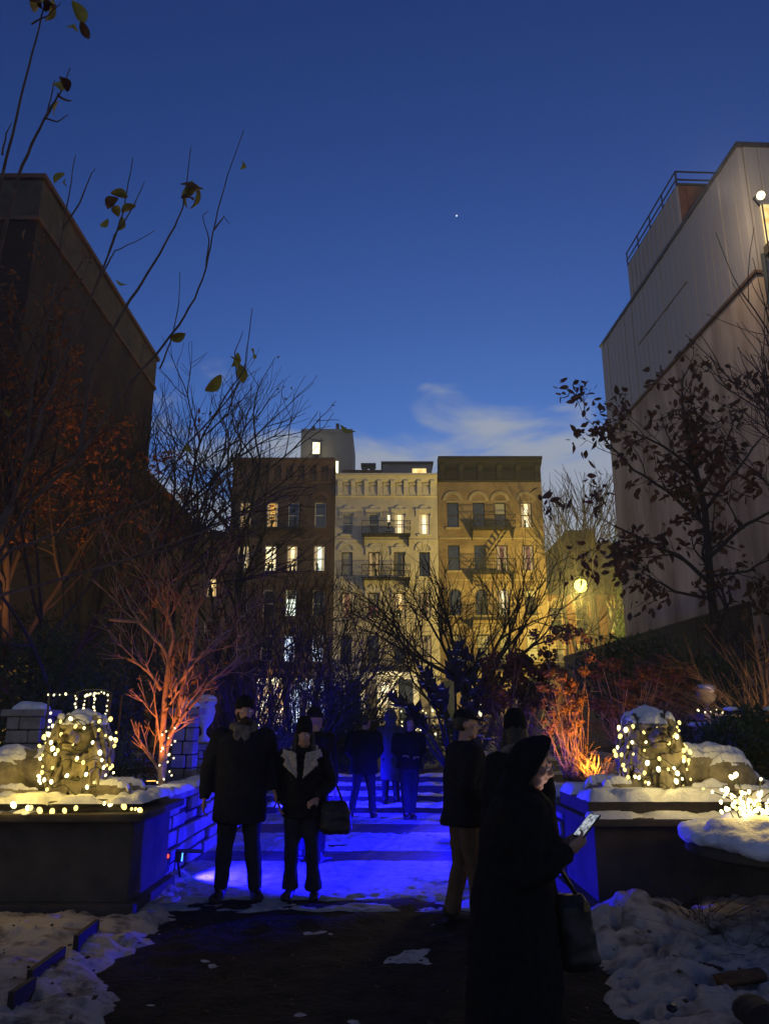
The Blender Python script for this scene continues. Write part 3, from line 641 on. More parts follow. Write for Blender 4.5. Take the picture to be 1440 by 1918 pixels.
# lift tower set back behind the brown house
tw = empty('lift_tower', (X(612, 850, 66), 66, 0), 'plain grey roof tower with a bright floodlight behind the brown tenement', 'tower')
ta, tb = X(563, 850, 66), X(660, 850, 66)
MB().box(ta, tb, 66, 73, 0, Z(807, 66)).build('wall', M['grey_render'], tw)
MB().box(ta+0.02, tb-0.02, 65.9, 65.995, Z(811, 66), Z(806, 66)+0.1).build('coping', M['grey_render'], tw)
for px, h in ((587, 7), (632, 12), (645, 5)): MB().box(X(px-3, 800, 68), X(px+3, 800, 68), 68, 68.5, Z(807, 68)-0.5, Z(805-h, 68)).build('chimney_pot', M['brown_trim'], tw)
fl = empty('floodlight', (X(592, 840, 65.5), 65.5, Z(848, 65.5)), 'glaring floodlight on the grey roof tower', 'floodlight')
MB().box(X(588, 840, 65.5), X(597, 840, 65.5), 65.35, 65.85, Z(852, 65.5), Z(829, 65.5)).build('housing', M['dark_metal'], fl)
MB().box(X(586, 840, 65.5), X(599, 840, 65.5), 65.3, 65.345, Z(851, 65.5), Z(830, 65.5)).build('lens', M['lamp_white'], fl)
lamp('POINT', (X(592, 840, 64.6), 64.3, Z(840, 64.6)), 45, (1, 0.9, 0.5), 0.2, fl)
sl = empty('strip_light', (X(631, 875, 56.5), 56.5, Z(886, 56.5)), 'small white strip light at the brown tenement roof edge', 'light')
MB().box(X(629, 875, 56.5), X(633.5, 875, 56.5), 56.45, 56.55, Z(886, 56.5), Z(864, 56.5)).build('tube', M['lamp_white'], sl)
MB().box(X(630, 875, 56.6), X(633, 875, 56.6), 56.56, 56.7, mid_top-0.3, Z(862, 56.6)).build('bracket', M['dark_metal'], sl)
# lamps on the shop fronts
for px, py, pw, lab, m_, c_ in ((722, 1287, 500, 'square lit lantern over the cream house door', 'lamp_white', (1, 0.88, 0.5)), (515, 1277, 260, 'round amber lamp on the brown tenement shop front', 'lamp_white', (1, 0.7, 0.25)), (571, 1284, 150, 'small cool white lamp on the brown tenement shop front', 'win_cool', (0.8, 0.9, 1))):
    p = at(px, py, FY-0.7); e = empty('wall_lantern', (p.x, FY-0.45, p.z-0.3), lab, 'lantern')
    MB().ell((p.x, p.y, p.z), (0.27, 0.2, 0.3)).build('globe', M[m_], e, smooth=True); MB().box(p.x-0.04, p.x+0.04, p.y, FY-0.02, p.z+0.28, p.z+0.36).build('bracket', M['black_iron'], e)
    lamp('POINT', (p.x, p.y-0.35, p.z-0.05), pw, c_, 0.25, e)

# ================================================================== party walls either side of the garden
lb = empty('brick_building', (-12, 22.7, 0), 'tall dark brick party-wall building with a pale parapet band', 'building')
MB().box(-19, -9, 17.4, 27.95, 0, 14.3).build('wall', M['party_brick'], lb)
MB().box(-19, -8.99, 17.39, 27.96, 14.32, 15.46).build('parapet', M['plinth_stone'], lb)
MB().box(-19.1, -8.90, 17.30, 28.05, 15.47, 15.60).build('coping', M['brown_trim'], lb)
MB().box(-19, -8.93, 17.33, 28.0, 14.22, 14.34).build('string_course', M['brown_trim'], lb)
for z in (4.0, 7.2, 10.4):
    for x in (-11.2, -13.6):
        wd = MB().box(x-0.5, x+0.5, 17.34, 17.385, z, z+1.7).build('window', M['dark_glass'], lb); MB().box(x-0.62, x+0.62, 17.24, 17.38, z-0.14, z-0.005).build('sill', M['brown_trim'], wd)
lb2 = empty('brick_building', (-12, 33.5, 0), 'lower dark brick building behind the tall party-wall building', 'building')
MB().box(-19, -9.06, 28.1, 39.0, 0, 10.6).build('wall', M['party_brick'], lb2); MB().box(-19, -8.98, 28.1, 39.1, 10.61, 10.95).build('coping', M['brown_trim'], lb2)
# right: stucco party wall, sheet metal upper storeys, penthouse
rz = math.atan(0.0466); rb = empty('clad_building', (11.12, 20.5, 0), 'tall building with stained tan stucco wall and ribbed metal cladding above', 'building', rz=rz)
def rloc(x, y, z): return Vector((11.12, 20.5, z)) + Matrix.Rotation(rz, 3, 'Z') @ Vector((x, y, 0))
MB().box(0, 9, 0, 13.45, 0, 14.78).build('stucco_wall', M['stucco_wall'], rb, local=True)
MB().box(0.12, 9, 0.12, 13.4, 14.79, 19.1).build('upper_wall', M['grey_render'], rb, local=True)
pan = None; wv = 0.45; n = 30
for k in range(n):
    if pan is None:
        m_ = MB(); m_.box(-0.035, 0.115, 0.0, wv-0.012, 0, 4.42); m_.box(-0.043, -0.034, 0.03, 0.055, 0, 4.42)
        o = m_.build('cladding_panel', M['metal_sheet'], rb, local=True); pan = o
    else: o = pan.copy(); COL.objects.link(o)
    o.location = (0.0, k*wv, 14.72); o.location.x += random.uniform(-0.012, 0.012)
fp = None
for k in range(19):
    if fp is None:
        m_ = MB(); m_.box(0.0, 0.43, -0.03, 0.115, 0, 4.42); m_.box(0.03, 0.065, -0.048, -0.029, 0, 4.42); o = m_.build('cladding_panel', M['metal_sheet'], rb, local=True); fp = o
    else: o = fp.copy(); COL.objects.link(o)
    o.location = (0.14+k*0.45, 0, 14.72)
MB().box(-0.10, 9.1, -0.10, 13.55, 19.15, 19.28).build('coping', M['dark_metal'], rb, local=True)
MB().box(-0.09, 0.14, -0.09, 13.5, 14.62, 14.72).build('drip_rail', M['brown_trim'], rb, local=True)
MB().box(-0.055, -0.02, 4.2, 9.0, 16.95, 17.0).build('seam', M['brown_trim'], rb, local=True)
# penthouse
PY0, PY1 = 4.15, 9.45
MB().box(0.02, 5, PY0+0.02, PY1, 19.285, 21.0).build('penthouse_wall', M['red_wood'], rb, local=True)
pp = None
for k in range(12):
    if pp is None:
        m_ = MB(); m_.box(-0.03, 0.015, 0.0, 0.43, 0, 1.72); m_.box(-0.07, -0.029, 0.03, 0.085, 0, 1.72); o = m_.build('cladding_panel', M['metal_sheet'], rb, local=True); pp = o
    else: o = pp.copy(); COL.objects.link(o)
    o.location = (0, PY0+0.02+k*0.44, 19.285)
for k in range(6): MB().box(0.3+k*0.62, 0.34+k*0.62, PY0-0.03, PY0+0.018, 19.285, 20.95).build('batten', M['red_wood'], rb, local=True)
r_ = MB()
for z in (21.25, 21.6): r_.box(-0.05, 4.6, PY0-0.02, PY0+0.02, z-0.025, z+0.025); r_.box(-0.06, -0.02, PY0, PY1, z-0.025, z+0.025)
for k in range(4): r_.box(-0.05+k*1.5, -0.01+k*1.5, PY0-0.02, PY0+0.02, 21.0, 21.6)
for k in range(5): r_.box(-0.06, -0.02, PY0+k*1.3, PY0+0.04+k*1.3, 21.0, 21.6)
r_.build('railing', M['black_iron'], rb, local=True)
MB().box(-0.02, 5.1, PY0-0.04, PY1+0.05, 21.0, 21.08).build('penthouse_roof', M['dark_metal'], rb, local=True)
# lit corner window, drain pipe and wall lamp on the front face
wd = MB().box(0.42, 1.6, -0.09, -0.04, 15.55, 17.0).build('window', M['win_warm'], rb, local=True)
for k in range(4): MB().box(0.42+k*0.36, 0.46+k*0.36, -0.12, -0.091, 15.55, 17.0).build('window_bar', M['dark_metal'], wd, local=True)
MB().box(0.3, 1.8, -0.5, -0.08, 15.2, 15.5).build('ledge', M['plinth_stone'], rb, local=True)
MB().tube([(0.2, -0.16, 0.3), (0.2, -0.16, 15.2)], 0.07, 8).build('drain_pipe', M['dark_metal'], rb, local=True)
lp = at(1424, 366, 19.6); wl = empty('wall_lamp', (lp.x, lp.y, lp.z), 'glaring lamp on an arm at the corner of the clad building', 'lamp')
MB().ell(lp, (0.12, 0.12, 0.13)).build('globe', M['lamp_white'], wl, smooth=True)
MB().tube([lp+Vector((0, 0.1, 0.1)), lp+Vector((0.1, 0.6, 0.35)), rloc(0.4, -0.03, lp.z+0.3)], 0.03, 6).build('arm', M['black_iron'], wl)
lamp('POINT', lp+Vector((-1.5, -0.9, -0.4)), 380, (1, 0.78, 0.5), 0.3, wl)
# garden boundary wall on the right
fw = empty('board_fence', (7.9, 24.5, 0), 'tall dark timber fence along the right garden boundary', 'fence')
fa, fb = Vector((8.05, 17.0, 0)), Vector((7.2, 31.5, 0)); d_ = fb-fa; nb = 60; pl = None
for k in range(nb):
    p = fa + d_*(k/nb)
    if pl is None: o = MB().box(-0.02, 0.02, 0.0, d_.length/nb-0.012, 0, 4.15).build('plank', M['dark_timber'], fw, local=True); pl = o
    else: o = pl.copy(); COL.objects.link(o)
    o.location = p - Vector((7.9, 24.5, 0)) + Vector((random.uniform(-0.01, 0.01), 0, random.uniform(-0.02, 0.02))); o.rotation_euler = (0, 0, math.atan2(d_.y, d_.x)-math.pi/2)
for z in (1.6, 4.18): MB().tube([fa+Vector((0.0, 0, z)), fb+Vector((0.0, 0, z))], 0.06, 4).build('rail', M['dark_timber'], fw)
# ================================================================== plinths and low walls
def box_part(name, b, m, parent, bevel=0.012): return MB().box(*b).build(name, M[m], parent, bevel=bevel)
PT = 0.95
pl_l = empty('lion_plinth', (-3.6, 7.9, 0), 'dark stone plinth under the left lion with lights along its edge', 'plinth')
box_part('base', (-5.6, -2.12, 7.18, 8.55, -0.05, 0.14), 'plinth_stone', pl_l); box_part('die', (-5.55, -2.2, 7.28, 8.5, 0.14, 0.80), 'plinth_stone', pl_l)
box_part('coping', (-5.62, -2.08, 7.12, 8.58, 0.80, 0.87), 'plinth_stone', pl_l, 0.02); box_part('lion_base', (-5.3, -2.3, 7.3, 8.45, 0.87, PT), 'plinth_stone', pl_l, 0.015)
pl_r = empty('lion_plinth', (3.4, 7.9, 0), 'stepped stone plinth under the right lion, ledge lined with snow', 'plinth')
box_part('base', (1.72, 5.2, 7.18, 8.55, -0.05, 0.14), 'plinth_stone', pl_r); box_part('die', (1.84, 5.1, 7.30, 8.5, 0.14, 0.76), 'plinth_stone', pl_r)
box_part('coping', (1.74, 5.2, 7.16, 8.58, 0.76, 0.83), 'plinth_stone', pl_r, 0.02); box_part('lion_base', (1.80, 5.0, 7.30, 8.45, 0.83, PT+0.01), 'plinth_stone', pl_r, 0.015)
def ledge_snow(x0, x1, y0, y1, z, parent, th=0.05, sd=0.0, off=0.25, m='snow'):
    nx = max(6, int((x1-x0)/0.03)); ny = max(5, int((y1-y0)/0.03)); vs = []; fs = []
    for j in range(ny+1):
        for i in range(nx+1):
            x = x0+(x1-x0)*i/nx; y = y0+(y1-y0)*j/ny; e = min(x-x0, x1-x, y-y0, y1-y)
            h = th*(min(1, (e/0.05))**0.5 if e > 0 else 0)*min(1.3, max(-0.4, off+1.1+2.2*fbm(x, y, 3.0, 4, sd))) - 0.006
            vs.append((x + 0.015*fbm(x, y, 9, 2, sd), y + 0.02*fbm(x, y, 8, 2, sd+4), z+h))
    for j in range(ny):
        for i in range(nx):
            q = (j*(nx+1)+i, j*(nx+1)+i+1, (j+1)*(nx+1)+i+1, (j+1)*(nx+1)+i)
            if max(vs[k][2] for k in q) > z: fs.append(q)
    o = MB().add(vs, fs).build('snow', M[m], parent, smooth=True); o['kind'] = 'stuff'; return o
ledge_snow(-5.2, -2.12, 7.2, 8.5, PT, pl_l, 0.06, 1, -0.5); ledge_snow(-5.3, -2.1, 7.12, 7.32, 0.87, pl_l, 0.05, 2, -1.0)
ledge_snow(1.80, 5.0, 7.28, 8.45, PT+0.01, pl_r, 0.075, 5, 0.0); ledge_snow(1.76, 5.0, 7.16, 7.34, 0.83, pl_r, 0.045, 6, 0.3)
def stone_wall(label, x, sgn, y0, y1, ztop, snow_sd):
    w_ = empty('low_stone_wall', (x, (y0+y1)/2, 0), label, 'wall'); th = 0.26; hs = [0.17, 0.14, 0.18, 0.15, 0.17]; z = 0.0; blocks = []
    for c, h in enumerate(hs):
        y = y0 + (0 if c % 2 else 0.0); first = True
        while y < y1-0.05:
            l = random.uniform(0.42, 0.85)*(0.6 if first and c % 2 else 1); first = False; l = min(l, y1-y)
            o = MB().box(x-th/2+random.uniform(-0.035, 0.03), x+th/2+random.uniform(-0.03, 0.035), y+0.008, y+l-0.008, z+random.uniform(0.004, 0.018), z+h-random.uniform(0.004, 0.018)).build('stone', M['field_stone'], w_, bevel=0.028); y += l
        z += h
    MB().box(x-th/2+0.03, x+th/2-0.03, y0, y1, 0, z).build('core', M['dirt'], w_)
    y = y0
    while y < y1-0.05:
        l = min(random.uniform(0.7, 1.0), y1-y); MB().box(x-0.19, x+0.19, y+0.006, y+l-0.006, z, z+0.075).build('coping_stone', M['field_stone'], w_, bevel=0.018); y += l
    ledge_snow(x-0.19, x+0.19, y0+0.02, y1, z+0.075, w_, 0.05, snow_sd, 0.1)
stone_wall('low coursed stone wall left of the path, bathed in blue light', -2.44, 1, 8.6, 15.0, 0.9, 51)
stone_wall('low coursed stone wall right of the path with snowy coping', 1.96, -1, 8.6, 15.0, 0.9, 61)

# ================================================================== stone lions
def lion(name, label, origin, flip, snowy, sd):
    s = -1 if flip else 1
    root = empty(name, origin, label, 'statue')
    b = MB(); Q = Matrix.Rotation
    # lying along x, forelegs to +x, head turned to -y
    b.ell((-0.50, 0.10, 0.22), (0.34, 0.22, 0.23)); b.ell((-0.18, 0.08, 0.25), (0.36, 0.19, 0.20)); b.ell((0.10, 0.05, 0.30), (0.26, 0.22, 0.28))
    b.ell((-0.56, -0.08, 0.17), (0.24, 0.12, 0.19)); b.ell((-0.40, -0.16, 0.06), (0.22, 0.07, 0.06)); b.ell((-0.22, -0.17, 0.05), (0.10, 0.06, 0.05))
    b.tube([(-0.80, 0.1, 0.18), (-0.92, 0.0, 0.08), (-0.86, -0.2, 0.05), (-0.66, -0.27, 0.045), (-0.5, -0.26, 0.05)], [0.05, 0.04, 0.035, 0.035, 0.05], 8)
    for yy, x1 in ((-0.12, 0.60), (0.16, 0.66)):
        b.tube([(0.12, yy, 0.2), (0.26, yy, 0.10), (0.42, yy, 0.075), (x1, yy, 0.07)], [0.11, 0.09, 0.075, 0.075], 10); b.ell((x1+0.02, yy, 0.06), (0.10, 0.085, 0.065))
        for k in (-1, 0, 1): b.ell((x1+0.10, yy+k*0.045, 0.04), (0.035, 0.022, 0.035))
    b.ell((0.16, -0.02, 0.34), (0.22, 0.22, 0.33))
    b.ell((0.17, -0.10, 0.58), (0.165, 0.17, 0.17))                      # skull
    b.ell((0.17, -0.28, 0.53), (0.09, 0.12, 0.07)); b.ell((0.17, -0.29, 0.462), (0.065, 0.09, 0.032))
    b.tube([(0.17, -0.19, 0.64), (0.17, -0.32, 0.592), (0.17, -0.395, 0.566)], [0.042, 0.045, 0.036], 8)
    for k in (-1, 1):
        b.ell((0.17+k*0.08, -0.245, 0.64), (0.055, 0.035, 0.022), Q(k*-0.3, 3, 'Y')); b.ell((0.17+k*0.048, -0.365, 0.522), (0.045, 0.04, 0.033)); b.ell((0.17+k*0.13, -0.06, 0.72), (0.04, 0.025, 0.045))
    me = fuse(b, 0.0095, 3, 0.005, 16, sd)
    mane = MB(); rnd = random.Random(sd)
    for i in range(330):                                                   # carved locks round the face and down the chest
        a = rnd.uniform(0, 2*math.pi); t = rnd.random(); zz = 0.70 - 0.62*t
        rad = 0.19 + 0.07*math.sin(math.pi*min(1, t*1.05)); px = 0.17 + rad*math.cos(a)*1.02; py = -0.03 + rad*math.sin(a)*0.95
        if zz > 0.36 and py < -0.10 and abs(px-0.17) < 0.145: continue
        if py > 0.12 and zz < 0.3: continue
        out = Vector((math.cos(a), math.sin(a)*0.9, -0.2)); ln = rnd.uniform(0.13, 0.22); sw = rnd.uniform(-0.05, 0.05)
        p0 = Vector((px, py, zz+0.04)); p1 = p0+out*0.035+Vector((sw*0.5, 0, -ln*0.5)); p2 = p0+out*0.022+Vector((sw, 0, -ln))
        mane.tube([p0-out*0.03, p0+out*0.015, p1, p2], [0.014, 0.023, 0.020, 0.007], 6)
    mane.ell((0.17, 0.0, 0.36), (0.20, 0.19, 0.32)); mane.ell((0.17, 0.0, 0.62), (0.19, 0.13, 0.16))
    mm = fuse(mane, 0.0085, 1)
    if flip:
        for q in (me, mm): q.transform(Matrix.Scale(-1, 4, Vector((1, 0, 0)))); q.flip_normals()
    sc_ = Matrix.Scale(1.0, 4); me.transform(sc_)
    body = link('body', me, M['lion_stone'], root, local=True); mn = link('mane', mm, M['lion_stone'], root, local=True)
    WL[body.name] = WL[mn.name] = Vector(origin)
    snow_on(body, 0.55, 0.045 if snowy else 0.03, 'snow_cap', M['snow'], root, seed=sd, patch=-0.4, keep=(lambda c: not (abs(c.x-s*0.17) < 0.2 and c.y < 0.0 and 0.3 < c.z < 0.66)))
    snow_on(mn, 0.35, 0.06 if snowy else 0.04, 'snow_cap', M['snow'], root, seed=sd+3, keep=lambda c: c.z > 0.66)
    for k in (-1, 1): MB().ell((s*0.17+k*0.066, -0.262, 0.612), (0.030, 0.018, 0.016), Matrix.Rotation(k*0.35, 3, 'Y')).build('eye', M['dark_timber'], root, True, local=True)
    MB().ell((s*0.17, -0.425, 0.563), (0.036, 0.022, 0.022)).build('nose', M['dark_timber'], root, True, local=True)
    MB().tube([(s*0.17-0.085, -0.345, 0.478), (s*0.17-0.05, -0.385, 0.497), (s*0.17, -0.405, 0.502), (s*0.17+0.05, -0.385, 0.497), (s*0.17+0.085, -0.345, 0.478)], 0.010, 6).build('mouth', M['dark_timber'], root, True, local=True)
    MB().tube([(s*0.17, -0.415, 0.55), (s*0.17, -0.412, 0.503)], 0.006, 5).build('muzzle_line', M['dark_timber'], root, True, local=True)
    return root, body, mn
LO = Vector((-3.10, 7.82, PT)); RO = Vector((2.72, 7.82, PT+0.01))
ll, llb, llm = lion('lion_statue', 'reclining stone lion wound with warm string lights on the left plinth', LO, False, False, 3)
rl, rlb, rlm = lion('lion_statue', 'reclining stone lion with a thick cap of snow on the right plinth', RO, True, True, 11)

# ================================================================== string lights
BULBM = {}
def bulb_mesh(r, m):
    k = (round(r, 4), m)
    if k not in BULBM:
        me = MB().lathe([(0.35*r, -1.3*r), (0.8*r, -0.8*r), (r, 0), (0.8*r, 0.7*r), (0.3*r, 1.1*r)], n=8).mesh('bulb', True); me.materials.append(M[m]); BULBM[k] = me
    return BULBM[k]
def string_lights(label, paths, bulbs, r=0.017, m='bulb', group=None, lights=(), lc=(1, 0.72, 0.25), wire=0.004, hot=0.4):
    base = Vector(paths[0][0]); e = empty('string_lights', base, label, 'string lights', group)
    wmb = MB()
    for p in paths: wmb.tube(p, wire, 4, False)
    wmb.build('wire', M['wire_green'], e)
    for b in bulbs:
        mm_ = 'bulb_hot' if (m == 'bulb' and random.random() < hot) else m; o = bpy.data.objects.new('bulb', bulb_mesh(r, mm_)); COL.objects.link(o); o.parent = e; o.location = Vector(b)-base
        o.rotation_euler = (random.uniform(-0.6, 0.6), random.uniform(-0.6, 0.6), 0); k_ = random.choice((0.62, 0.8, 0.95, 1.0, 1.2)); o.scale = (k_, k_, k_)
    for (p, pw, rd) in lights: lamp('POINT', p, pw, lc, rd, e)
    return e
def wrap_mane(org, s, n_turn, per, z0, z1, rr, sd, skip_face=True):
    rnd = random.Random(sd); path = []; bl = []
    tot = n_turn*48
    for i in range(tot+1):
        t = i/tot; a = 2*math.pi*n_turn*t+0.4; z = z0+(z1-z0)*t
        prof = rr*(0.80+0.34*math.sin(math.pi*(0.10+0.78*t))); p = org+Vector((s*(0.17+prof*1.05*math.cos(a)), -0.03+prof*math.sin(a)-0.03, z+0.045*math.sin(2.3*a+sd)+0.03*math.sin(7*a)))
        path.append(p)
    cnt = n_turn*per
    for i in range(cnt):
        k = min(tot, int((i+rnd.uniform(0.1, 0.9))/cnt*tot)); p = path[k]; d = Vector((p.x-(org.x+s*0.17), p.y-(org.y-0.03), 0)).normalized()
        if p.y > org.y + 0.10: continue
        bl.append(p+d*0.02+Vector((rnd.uniform(-.03, .03), 0, rnd.uniform(-.045, .045))))
    return [path], bl
# left lion: wound string, loose ends along the plinth edge
pth, bl = wrap_mane(LO, 1, 7, 13, 0.04, 0.70, 0.265, 5)
string_lights('warm string lights wound round the left lion', pth, bl, 0.0165, 'bulb', lights=[(LO+Vector((-0.05, -0.62, 0.3)), 6.0, 0.12), (LO+Vector((0.45, -0.48, 0.25)), 3.6, 0.12), (LO+Vector((0.15, -0.55, 0.72)), 3.4, 0.1)], lc=(1, 0.70, 0.10))
ed = []; eb = []
for i in range(60):
    t = i/59; x = -5.0+2.85*t; ed.append(Vector((x, 7.16+0.05*math.sin(9*t)+(0.0 if t < 0.8 else 0.4*(t-0.8)), PT-0.045+0.03*math.sin(23*t))))
for px in (22, 55, 62, 78, 98, 122, 145, 196, 212, 232, 250, 257, 264, 271): eb.append(min(ed, key=lambda q: abs(720+1450*q.x/((q-EYE).dot(FWD))-px))+Vector((random.uniform(-.02,.02), -0.02, 0.012)))
string_lights('warm string lights trailing along the left plinth edge', [ed], eb, 0.02, 'bulb', lights=[((-3.9, 7.0, 1.08), 0.9, 0.1), ((-2.55, 7.0, 1.06), 1.2, 0.1), ((-3.2, 6.98, 1.05), 1.2, 0.1)], lc=(1, 0.70, 0.12))
# right lion: denser wrap, hem row along the body and the bundle on the table
pth, bl = wrap_mane(RO, -1, 7, 15, 0.05, 0.62, 0.26, 8)
string_lights('warm string lights netted over the right lion mane', pth, bl, 0.0165, 'bulb', lights=[(RO+Vector((-0.2, -0.6, 0.25)), 3.2, 0.12), (RO+Vector((0.12, -0.5, 0.45)), 2.6, 0.1)], lc=(1, 0.74, 0.20))
hp = [RO+Vector((0.02+0.16*i, -0.34-0.015*i, 0.06+0.02*math.sin(i))) for i in range(7)]
string_lights('short row of warm lights along the right lion flank', [hp], [hp[i] for i in (1, 2, 3, 4, 5, 6)], 0.016, 'bulb', lights=[(RO+Vector((0.5, -0.62, 0.2)), 1.6, 0.1)], lc=(1, 0.74, 0.20))

# ---- round stone table with deep snow and the bundle of lights
TC = Vector((3.18, 6.25, 0)); tb_ = empty('round_table', TC, 'round stone pedestal table under a thick roll of snow', 'table')
MB().lathe([(0.34, 0.0), (0.34, 0.1), (0.22, 0.16), (0.17, 0.4), (0.2, 0.6), (0.3, 0.66)], TC, 24).build('pedestal', M['plinth_stone'], tb_, True)
MB().lathe([(0.80, 0.66), (0.88, 0.69), (0.88, 0.735), (0.84, 0.75)], TC, 48).build('table_top', M['plinth_stone'], tb_, bevel=0.006)
sb = MB()
for i in range(26):
    a = 2*math.pi*i/26; r = 0.74+random.uniform(-0.03, 0.05); sb.ell(TC+Vector((r*math.cos(a), r*math.sin(a), 0.79+random.uniform(-0.01, 0.02))), (0.17, 0.17, 0.075))
for i in range(44):
    a = random.uniform(0, 6.28); r = 0.62*math.sqrt(random.random()); sb.ell(TC+Vector((r*math.cos(a), r*math.sin(a), 0.83+random.uniform(-0.01, 0.04))), (0.18, 0.18, random.uniform(0.06, 0.10)))
sm = fuse(sb, 0.017, 3, 0.022, 7, 3.0); sm.transform(Matrix.Translation(-TC)); ts = link('snow_cap', sm, M['snow'], tb_, local=True)
bc = TC+Vector((-0.42, 0.02, 0.93)); paths = []; bb = []; rnd = random.Random(4)
for i in range(26):
    a = rnd.uniform(0, 6.28); r1 = rnd.uniform(0.08, 0.26); hgt = rnd.uniform(0.05, 0.30)*(1.25-2.2*r1); p0 = bc+Vector((rnd.uniform(-.12,.12), rnd.uniform(-.1,.1), 0.0)); p2 = bc+Vector((r1*math.cos(a), r1*math.sin(a), hgt)); p1 = (p0+p2)/2+Vector((0, 0, 0.03))
    paths.append([p0, p1, p2]); bb += [p2, p1]
for i in range(26): bb.append(bc+Vector((rnd.gauss(0, .1), rnd.gauss(0, .08)-0.03, rnd.uniform(0.0, 0.06))))
for i in range(3): paths.append([bc+Vector((0.1, 0, 0.02)), bc+Vector((0.4, -0.05+0.1*i, 0.03)), bc+Vector((0.8, 0.1*i-0.2, 0.0))])
string_lights('glowing heap of warm string lights on the snowy round table', paths, bb, 0.0165, 'bulb', lights=[(bc+Vector((0, -0.06, 0.16)), 5.5, 0.08), (bc+Vector((0.12, 0.0, 0.3)), 3, 0.08)], hot=0.85, lc=(1, 0.66, 0.10))

# ---- iron arch with hanging light strands behind the left lion
ar = empty('garden_arch', (-3.9, 9.6, 0.86), 'thin iron garden arch hung with light strands behind the left lion', 'arch')
ax = [at(px, 1330, 9.6).x for px in (90, 142, 205)]
zt = at(150, 1300, 9.6).z
for x in (ax[1], ax[2]):
    for yy in (9.6, 10.0): MB().tube([(x, yy, 0.84), (x, yy, zt)], 0.014, 6).build('post', M['black_iron'], ar)
MB().tube([(ax[1], 9.6, zt)] + [((ax[1]+ax[2])/2-0.22*math.cos(math.pi*k/8)*1.0, 9.6, zt+0.06*math.sin(math.pi*k/8)) for k in range(9)] + [(ax[2], 9.6, zt)], 0.012, 6).build('arch_bar', M['black_iron'], ar)
MB().tube([(ax[0], 9.6, zt), (ax[1], 9.6, zt)], 0.012, 6).build('arch_bar', M['black_iron'], ar)
MB().tube([(ax[0], 9.6, 0.84), (ax[0], 9.6, zt)], 0.012, 6).build('post', M['black_iron'], ar)
MB().tube([(ax[1], 9.6, zt), (ax[1], 10.0, zt)], 0.012, 6).build('arch_bar', M['black_iron'], ar)
def strand(px, y0, y1, Y, n, jit=0.01):
    a, b = at(px[0], y0, Y), at(px[1], y1, Y); return [a+(b-a)*(i/(n-1))+Vector((random.uniform(-jit, jit), random.uniform(-jit, jit)-0.02, random.uniform(-jit, jit))) for i in range(n)]
for lab, px, y0, y1, n in (('hanging light strand on the arch post left of the lion head', (144, 141), 1303, 1372, 11), ('hanging light strand on the arch post right of the lion head', (203, 197), 1303, 1375, 9),
                           ('middle light strand hanging inside the arch by the lion head', (160, 158), 1305, 1348, 7), ('inner light strand hanging inside the arch above the lion', (178, 180), 1302, 1345, 7),
                           ('slanting light strand on the far post of the arch', (97, 83), 1335, 1412, 7), ('light strand along the top bar of the arch', (92, 125), 1301, 1301, 4), ('light strand bunched on the crown of the arch', (163, 196), 1301, 1297, 8)):
    s_ = strand(px, y0, y1, 9.55, n); string_lights(lab, [s_], s_, 0.0125, 'bulb_white', lights=[(s_[n//2]+Vector((0, -0.1, 0)), 0.8, 0.05)], lc=(1, 0.85, 0.5))

# ---- stone piers and urns
def pier(label, px, py0, Y, wpx, zb, cap=True, m='field_stone', rows=5, snow=True):
    p = at(px, py0, Y); hw = wpx/1450*Y*0.5; e = empty('stone_pier', (p.x, Y, zb), label, 'pier'); h = (p.z-zb-0.1)
    MB().box(p.x-hw+0.02, p.x+hw-0.02, Y-hw+0.02, Y+hw-0.02, zb, zb+h).build('core', M['dirt'], e)
    rnd = random.Random(px)
    for r in range(rows):
        z0, z1 = zb+h*r/rows, zb+h*(r+1)/rows; cut = rnd.uniform(-0.35, 0.35)*hw
        for a, b in ((p.x-hw, p.x+cut), (p.x+cut, p.x+hw)):
            MB().box(a+0.006, b-0.006, Y-hw+rnd.uniform(-0.015, 0.015), Y+hw, z0+0.006, z1-0.006).build('stone', M[m], e, bevel=0.02)
    MB().box(p.x-hw-0.06, p.x+hw+0.06, Y-hw-0.06, Y+hw+0.06, zb+h, zb+h+0.09).build('cap_stone', M[m], e, bevel=0.015)
    if snow:
        b = MB()
        for i in range(7): b.ell((p.x+rnd.uniform(-.7, .7)*hw, Y+rnd.uniform(-.6, .6)*hw, zb+h+0.10), (hw*0.55, hw*0.5, rnd.uniform(0.05, 0.13)))
        me = fuse(b, 0.02, 2, 0.01, 8); link('snow_cap', me, M['snow'], e)
    return e
pier('crazy-paved stone pier with snow on its cap behind the arch', 62, 1328, 11.0, 62, 0.84)
pier('stone pier with a snowy cap beside the blue lit urn', 352, 1325, 11.5, 40, 0.84)
pier('dark stone pier topped by a line of lights behind the right lion', 1345, 1335, 12.0, 76, 0.84, snow=False)
pier('low dark stone pier behind the right lion back', 1360, 1398, 10.6, 60, 0.84, snow=False, rows=3)
